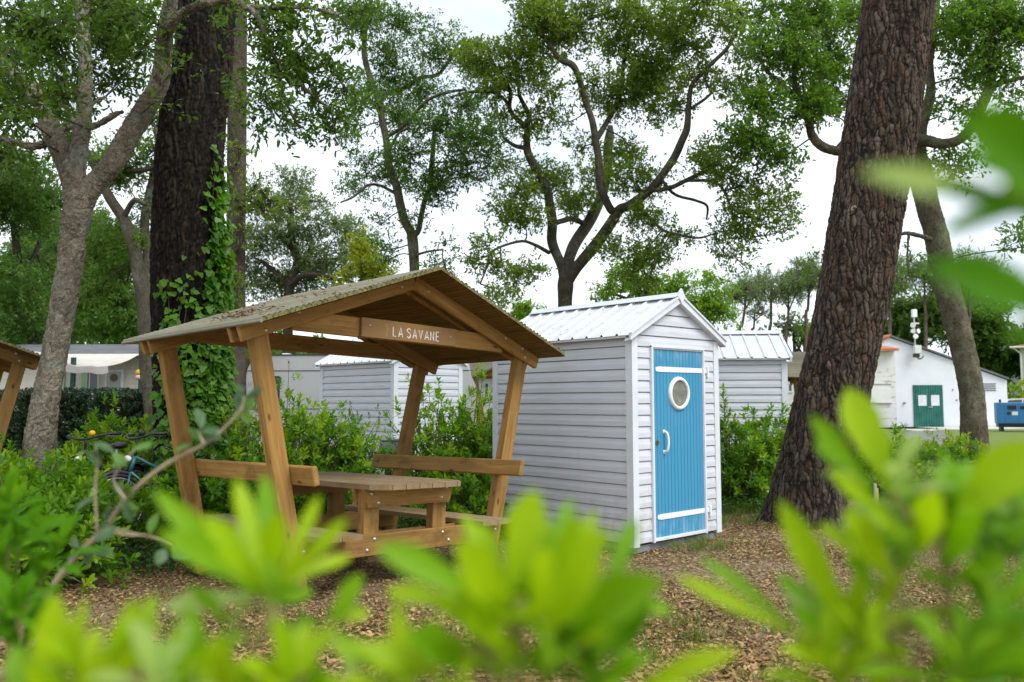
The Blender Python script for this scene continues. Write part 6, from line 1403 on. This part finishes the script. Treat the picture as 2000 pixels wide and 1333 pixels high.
def near_shrub(label, Y, rootx, leaves, stems, rosettes=(), low=(), name='young_pittosporum', cat='shrub', group='young pittosporum shoots close to the viewer', dup_=1):
    """leaves: (tone, bx, by, tx, ty, w, dYtip, facing roll); rosettes: (tone, px, py, Y, n, L, w)"""
    base = np.array([at(rootx, 783, Y)[0], Y, 0.0]); t = thing(name, label, cat, base, group=group)
    LV = {k: Leaves(base) for k in 'ymop'}
    for tone, bx, by, tx, ty, w_, dY, roll in leaves:
        p0 = at(bx, by, Y); p1 = at(tx, ty, Y + dY)
        vw = _unit((p0 + p1) / 2 - np.array([0, 0, EYE])); f = -vw + np.cross(vw, (0, 0, 1.0)) * math.sin(roll) * .8 + np.array([0, 0, .55]); LV[tone].strip(p0, p1, w_ * WK * Y / F, f, random.uniform(-.02, .12), random.uniform(.10, .22))
    for tone, bx, by, tx, ty, w_, dY, roll in list(leaves) * dup_:      # inner leaves of the same whorls
        a = random.gauss(0, .42); k = random.uniform(.55, .95); ex, ey = (tx - bx) * k, (ty - by) * k
        tx2, ty2 = bx + ex * math.cos(a) - ey * math.sin(a), by + ex * math.sin(a) + ey * math.cos(a); d2 = random.uniform(.01, .07)
        p0 = at(bx, by, Y + .004); p1 = at(tx2, ty2, Y + d2); vw = _unit((p0 + p1) / 2 - np.array([0, 0, EYE])); f = -vw + np.cross(vw, (0, 0, 1.0)) * random.gauss(0, .6) + np.array([0, 0, .55])
        LV[random.choice('ymp' if tone == 'y' else ('ympm' if tone == 'm' else 'mo'))].strip(p0, p1, w_ * WK * Y / F * .9, f, random.uniform(0, .14), random.uniform(.1, .24))
    for tone, px, py, YY, n, L, w_, ax in rosettes:
        LV[tone].rosette(at(px, py, YY), ax, n, L, w_)
    for dx, dy, z, n in low:      # lower whorls of the same plant, below the picture
        LV['o'].rosette(base + np.array([dx, dy, z]), (dx * 2, dy * 2, .9), n, .075, .022)
    for k, nm, mt in (('y', 'young_foliage', NL_Y), ('m', 'foliage', NL_M), ('o', 'old_foliage', NL_O), ('p', 'pale_foliage', NL_P)):
        if LV[k].n: LV[k].build(nm, mt, t)
    mb = MB(base)
    for st in stems:
        P = [at(px, py, Y + (d if d else 0)) for px, py, d in st]
        g = base + rng.normal(size=3) * .03; g[2] = -.02
        mid = (P[-1] + g) / 2 + np.array([rng.normal() * .03, .02, 0])
        Q = catmull(P + [mid, g], 6); V, q = tube_arrays(Q, np.concatenate([np.linspace(.0019, .0030, len(Q) - 6), np.linspace(.0035, .007, 6)]), 7); mb.add(V, [list(x) for x in q])
    mb.build('stem', NSTEM, t, True)
    return t
LOW = ((.05, .05, 1.0, 9), (-.08, .06, .85, 9), (.10, -.05, .8, 9), (-.03, .12, .65, 9), (.12, .10, .5, 8))
near_shrub('young pittosporum shoot spreading a starry rosette just below the shelter bench', .60, 545,
    [('m', 505, 1160, 300, 957, 66, -.02, -.3), ('m', 500, 1164, 320, 1037, 88, -.06, -.2), ('y', 507, 1150, 398, 1008, 80, -.03, .3), ('y', 512, 1140, 462, 935, 64, .02, .5), ('m', 520, 1140, 519, 920, 58, .05, .2), ('y', 522, 1152, 546, 1000, 86, -.05, 0), ('y', 540, 1150, 624, 968, 44, .02, .4), ('y', 550, 1146, 677, 1013, 50, -.01, .5), ('y', 525, 1172, 600, 1090, 74, -.05, .1), ('m', 452, 1222, 372, 1146, 46, -.02, -.3), ('y', 515, 1165, 430, 1075, 76, -.06, .2), ('m', 530, 1180, 520, 1090, 78, -.07, 0), ('m', 640, 1222, 706, 1122, 58, 0, .4), ('m', 640, 1225, 805, 1335, 56, -.03, .3), ('y', 640, 1228, 590, 1320, 40, -.02, -.4), ('y', 645, 1215, 722, 1195, 44, .02, .5), ('m', 632, 1225, 560, 1225, 40, .02, 0), ('o', 530, 1190, 610, 1150, 50, .05, .3)],
    [[(515, 1168, 0), (530, 1215, 0), (545, 1290, 0), (548, 1380, 0)], [(640, 1224, 0), (620, 1275, 0), (585, 1340, 0), (570, 1400, 0)], [(452, 1222, 0), (500, 1270, 0), (545, 1330, 0)]], low=LOW)
near_shrub('young pittosporum with bright crowded leaves in front of the cabin corner', .54, 1030,
    [('m', 965, 1180, 735, 1066, 96, -.02, -.2), ('y', 990, 1160, 1046, 956, 120, .0, .2), ('y', 985, 1170, 930, 1020, 90, .02, -.3), ('m', 1060, 1110, 1119, 970, 40, .03, .3), ('y', 1070, 1155, 1134, 1003, 66, -.02, .2), ('y', 1100, 1155, 1165, 996, 44, .01, .4), ('y', 1050, 1175, 1198, 1036, 84, -.05, .3), ('m', 1175, 1180, 1243, 1010, 62, .02, .2), ('m', 1100, 1262, 1286, 1130, 140, -.06, .4), ('o', 1040, 1190, 1020, 1080, 70, .05, 0), ('y', 1000, 1220, 890, 1060, 130, -.06, -.2), ('y', 1040, 1240, 1080, 1080, 140, -.08, .1), ('y', 1060, 1260, 1170, 1100, 120, -.08, .3), ('m', 930, 1312, 800, 1235, 112, -.03, -.2), ('y', 930, 1195, 752, 1150, 62, .02, -.4), ('y', 980, 1280, 900, 1150, 110, -.04, -.2), ('o', 1120, 1325, 1272, 1170, 100, -.02, .5), ('y', 1225, 1355, 1437, 1268, 66, -.03, .3), ('m', 1130, 1340, 1255, 1305, 60, -.03, .3), ('y', 1020, 1340, 960, 1240, 110, -.07, 0), ('m', 1060, 1340, 1060, 1220, 90, -.08, .2), ('y', 900, 1345, 690, 1255, 64, -.02, .1), ('m', 1000, 1350, 930, 1290, 70, -.06, 0), ('y', 1090, 1310, 1180, 1230, 90, -.07, .3)],
    [[(1000, 1200, 0), (1010, 1260, 0), (1020, 1340, 0)], [(1090, 1260, 0), (1085, 1320, 0), (1070, 1390, 0)], [(930, 1250, 0), (935, 1320, 0), (960, 1400, 0)], [(1180, 1180, 0), (1150, 1280, 0), (1100, 1390, 0)]], rosettes=(('y', 1010, 1200, .56, 13, .06, .016, (0, -.6, .8)), ('m', 1090, 1240, .57, 12, .06, .016, (.3, -.5, .8)), ('y', 930, 1250, .55, 10, .052, .015, (-.3, -.5, .8)), ('y', 800, 1350, .53, 10, .055, .016, (-.1, -.4, .9)), ('m', 1160, 1330, .53, 9, .055, .016, (.2, -.4, .9))), low=LOW)
near_shrub('young pittosporum with upright broad yellow-green blades over the bare litter', .58, 240,
    [('y', 95, 1420, 107, 1163, 100, -.01, 0), ('y', 220, 1420, 262, 1172, 104, .0, .2), ('y', 285, 1260, 296, 1160, 42, .02, .3), ('y', 270, 1260, 316, 1215, 30, .02, .2), ('y', 330, 1400, 346, 1226, 76, -.03, .1), ('y', 420, 1400, 425, 1250, 104, -.05, 0), ('y', 300, 1400, 390, 1285, 90, -.05, .2), ('y', 170, 1420, 190, 1270, 90, -.06, .1), ('m', 60, 1420, 30, 1260, 80, .02, -.2), ('y', 500, 1400, 545, 1282, 76, -.04, .2), ('y', 480, 1420, 465, 1300, 80, -.06, 0), ('y', 360, 1420, 400, 1310, 100, -.08, 0), ('y', 130, 1430, 60, 1300, 80, -.05, -.3), ('m', 600, 1420, 620, 1290, 60, -.04, .2)],
    [[(95, 1420, 0), (150, 1480, 0)], [(400, 1330, 0), (380, 1420, 0), (330, 1480, 0)], [(165, 1345, 0), (170, 1480, 0)], [(220, 1420, 0), (230, 1480, 0)], [(285, 1258, 0), (270, 1360, 0), (260, 1470, 0)], [(420, 1400, 0), (380, 1470, 0)], [(500, 1400, 0), (430, 1480, 0)]], rosettes=(('m', 400, 1335, .57, 9, .054, .015, (.1, -.5, .8)), ('y', 165, 1340, .57, 10, .055, .017, (-.1, -.4, .9)), ('p', 300, 1360, .54, 9, .055, .016, (.2, -.4, .8)), ('y', 560, 1345, .55, 9, .05, .016, (.2, -.5, .8))), low=LOW, dup_=0)
near_shrub('young pittosporum with long narrow leaves fanning out before the leaning pine', .62, 1765,
    [('m', 1702, 955, 1584, 812, 60, 0, -.3), ('y', 1742, 958, 1655, 757, 112, .02, -.2), ('y', 1760, 1034, 1620, 918, 58, -.02, -.3), ('y', 1668, 1252, 1526, 982, 88, -.02, -.3), ('y', 1752, 1155, 1650, 998, 96, -.05, -.1), ('y', 1568, 1248, 1320, 1125, 52, -.01, -.1), ('m', 1592, 1188, 1519, 1122, 46, .02, -.3), ('m', 1648, 1272, 1544, 1183, 58, -.02, -.2), ('y', 1655, 1345, 1594, 1278, 74, -.04, -.2), ('m', 1680, 1280, 1594, 1145, 72, .03, -.4), ('m', 1822, 1012, 1862, 915, 84, .04, .2), ('m', 1800, 1030, 1745, 930, 92, .04, -.2), ('y', 1855, 1035, 2020, 862, 140, -.03, .3), ('m', 1880, 1040, 2030, 955, 66, .02, .5), ('o', 1895, 1105, 2030, 1040, 104, .03, .3), ('m', 1800, 1330, 2020, 1195, 112, -.04, .2), ('o', 1820, 1340, 2030, 1285, 92, 0, .3), ('y', 1780, 1060, 1700, 1010, 84, -.05, -.2), ('y', 1800, 1080, 1830, 960, 90, -.06, .1), ('m', 1780, 1110, 1740, 1030, 80, -.07, -.2), ('m', 1840, 1110, 1920, 1010, 90, -.06, .3), ('m', 1860, 1140, 1960, 1100, 80, -.05, .4), ('y', 1940, 1205, 2030, 1120, 60, .0, .4), ('m', 1935, 1205, 1900, 1120, 56, .02, -.1), ('y', 1700, 1270, 1640, 1190, 60, -.05, -.2), ('y', 1690, 1275, 1720, 1180, 66, -.06, .1), ('m', 1715, 1150, 1650, 1090, 60, -.02, -.3), ('y', 1690, 1100, 1600, 1020, 50, .03, -.3), ('o', 1850, 1060, 1800, 960, 70, .08, 0), ('m', 1700, 1330, 1600, 1260, 54, .03, -.2), ('m', 1830, 1010, 1900, 900, 70, .07, .2), ('y', 1760, 1300, 1700, 1250, 50, -.03, 0), ('m', 1990, 1340, 2040, 1240, 80, -.02, .2)],
    [[(1750, 1150, 0), (1775, 1230, 0), (1775, 1340, 0)], [(1830, 1040, 0), (1862, 1130, 0), (1820, 1230, 0), (1790, 1340, 0)], [(1670, 1258, 0), (1710, 1300, 0), (1760, 1370, 0)], [(1738, 955, 0), (1790, 1030, 0), (1840, 1100, 0)], [(1940, 1205, 0), (1880, 1290, 0), (1820, 1380, 0)], [(1575, 1245, 0), (1660, 1320, 0), (1740, 1420, 0)]], rosettes=(('y', 1690, 1265, .64, 13, .066, .016, (-.3, -.4, .85)), ('m', 1850, 1050, .64, 13, .07, .017, (.1, -.4, .9)), ('y', 1760, 1120, .66, 12, .066, .016, (-.2, -.3, .9)), ('m', 1945, 1205, .6, 12, .066, .017, (.3, -.4, .85)), ('p', 1745, 950, .63, 9, .055, .015, (-.2, -.3, .9)), ('m', 1880, 1330, .58, 12, .07, .018, (.1, -.4, .9)), ('y', 1640, 1340, .6, 10, .06, .016, (-.3, -.4, .85)), ('m', 1985, 1060, .62, 10, .066, .017, (.3, -.4, .8))), low=LOW)
near_shrub('tall pittosporum stem whose dark leaves reach in beside the leaning trunk', .34, 2240,
    [('p', 2040, 405, 1684, 332, 100, .01, -.2), ('o', 2120, 400, 1868, 236, 230, -.02, .2), ('o', 2080, 430, 1830, 370, 90, -.01, -.2), ('o', 2110, 640, 1812, 515, 165, -.01, .1), ('o', 2120, 560, 2010, 440, 90, .02, .2), ('m', 1925, 262, 1938, 172, 22, .03, .3), ('o', 2150, 360, 2060, 230, 110, .02, .2), ('o', 2110, 700, 1960, 640, 90, .03, .1)],
    [[(2110, 400, 0), (2160, 560, 0), (2200, 800, 0), (2230, 1200, 0)], [(2110, 640, 0), (2160, 720, 0), (2200, 900, 0)]], low=((.0, .02, 1.35, 8), (-.03, .05, 1.15, 9), (.05, 0, .9, 9), (.0, .06, .7, 9)))
near_shrub('darker pittosporum with glossy leaves and a yellowing tip by the litter edge', 1.35, 20, [('y', 16, 985, 30, 937, 16, 0, 0), ('y', 14, 986, 8, 945, 14, 0, .2)],
    [[(20, 1000, 0), (15, 1100, 0), (15, 1250, 0)], [(105, 1098, 0), (70, 1160, 0), (35, 1260, 0)], [(60, 1150, 0), (40, 1220, 0), (25, 1300, 0)], [(40, 1068, 0), (30, 1160, 0)]],
    [('o', 36, 1066, 1.35, 11, .085, .026, (.2, -.3, .8)), ('o', 106, 1092, 1.35, 9, .07, .022, (.2, -.2, .9)), ('o', 14, 1000, 1.35, 9, .075, .022, (.1, -.2, .9)), ('o', 62, 1148, 1.35, 9, .06, .020, (.3, -.2, .6)), ('o', 8, 1100, 1.30, 9, .075, .022, (0, -.3, .8)), ('o', 20, 1215, 1.2, 10, .08, .026, (.2, -.2, .8)), ('o', 30, 1190, 1.15, 8, .06, .018, (.3, -.3, .8)), ('o', 70, 1055, 1.5, 8, .07, .022, (.1, 0, .9)), ('o', -10, 1040, 1.4, 10, .085, .026, (.2, -.2, .7)), ('o', 40, 1275, 1.2, 9, .08, .026, (.1, -.1, .8))], dup_=0, low=((.1, .1, .6, 9), (-.1, .1, .5, 9), (.0, -.1, .7, 9)))
# bare holly-like branch slanting in from the side
def holly():
    Y = 1.6; base = np.array([at(-240, 783, Y)[0], Y, 0.0]); t = thing('holm_oak_sapling', 'slender twig with small spiny leaves slanting up across the shelter leg', 'sapling', base)
    main = [(478, 775), (470, 800), (440, 835), (400, 868), (350, 893), (300, 925), (245, 975), (203, 1035), (150, 1085), (100, 1150), (55, 1232), (10, 1310), (-60, 1420)]
    mb = MB(base); P = [at(x, y, Y + .0006 * (478 - x) * .3) for x, y in main]; g = base.copy(); g[2] = -.02; Q = catmull(P + [(P[-1] + g) / 2 + np.array([0, 0, .05]), g], 6)
    V, q = tube_arrays(Q, np.linspace(.0022, .0085, len(Q)), 8); mb.add(V, [list(x) for x in q])
    sides = [[(205, 1036), (250, 1046), (290, 1047), (330, 1064), (345, 1075)], [(206, 1030), (245, 1038), (300, 1052)], [(190, 1046), (186, 960), (190, 900), (186, 868)], [(245, 975), (222, 940), (240, 905), (262, 880)], [(400, 868), (392, 855), (388, 840)], [(470, 800), (488, 790), (496, 772)]]
    for s_ in sides:
        Q = catmull([at(x, y, Y + .03 * i / len(s_)) for i, (x, y) in enumerate(s_)], 5); V, q = tube_arrays(Q, np.linspace(.0026, .0012, len(Q)), 6); mb.add(V, [list(x) for x in q])
    mb.build('stem', TWIG, t, True)
    LV = {k: Leaves(base) for k in 'mo'}
    spots = [(478, 775, 8), (492, 776, 5), (466, 796, 5), (402, 864, 6), (390, 846, 4), (345, 893, 2), (250, 955, 4), (238, 915, 4), (262, 885, 4), (246, 975, 4), (225, 1000, 4), (186, 872, 5), (190, 905, 2), (187, 960, 1), (160, 1070, 5), (185, 1072, 4), (330, 1066, 4), (342, 1078, 4), (300, 1052, 2), (130, 1105, 1), (210, 1040, 3), (270, 1000, 3)]
    for x, y, n in spots:
        for i in range(max(1, (n * 2) // 3)):
            p = at(x, y, Y + random.uniform(-.01, .03)) + rng.normal(size=3) * .006
            d = rand_dirs(1)[0] * np.array([1, .7, .9]) + np.array([0, 0, .15]); d = _unit(d)
            LV['o' if random.random() < .62 else 'm'].strip(p, p + d * random.uniform(.030, .050), random.uniform(.017, .026), np.array([random.gauss(0, .5), -.6, .8]), .08, .12, 'ov')
    LV['o'].build('foliage', NL_H, t); LV['m'].build('young_foliage', NL_H2, t)
NL_H = near_leaf_mat('holly_leaf', (.050, .115, .045), (.095, .165, .075), (.16, .22, .14), .25)
NL_H2 = near_leaf_mat('fresh_holly_leaf', (.085, .20, .035), (.14, .26, .05), (.2, .3, .14), .35)
holly()
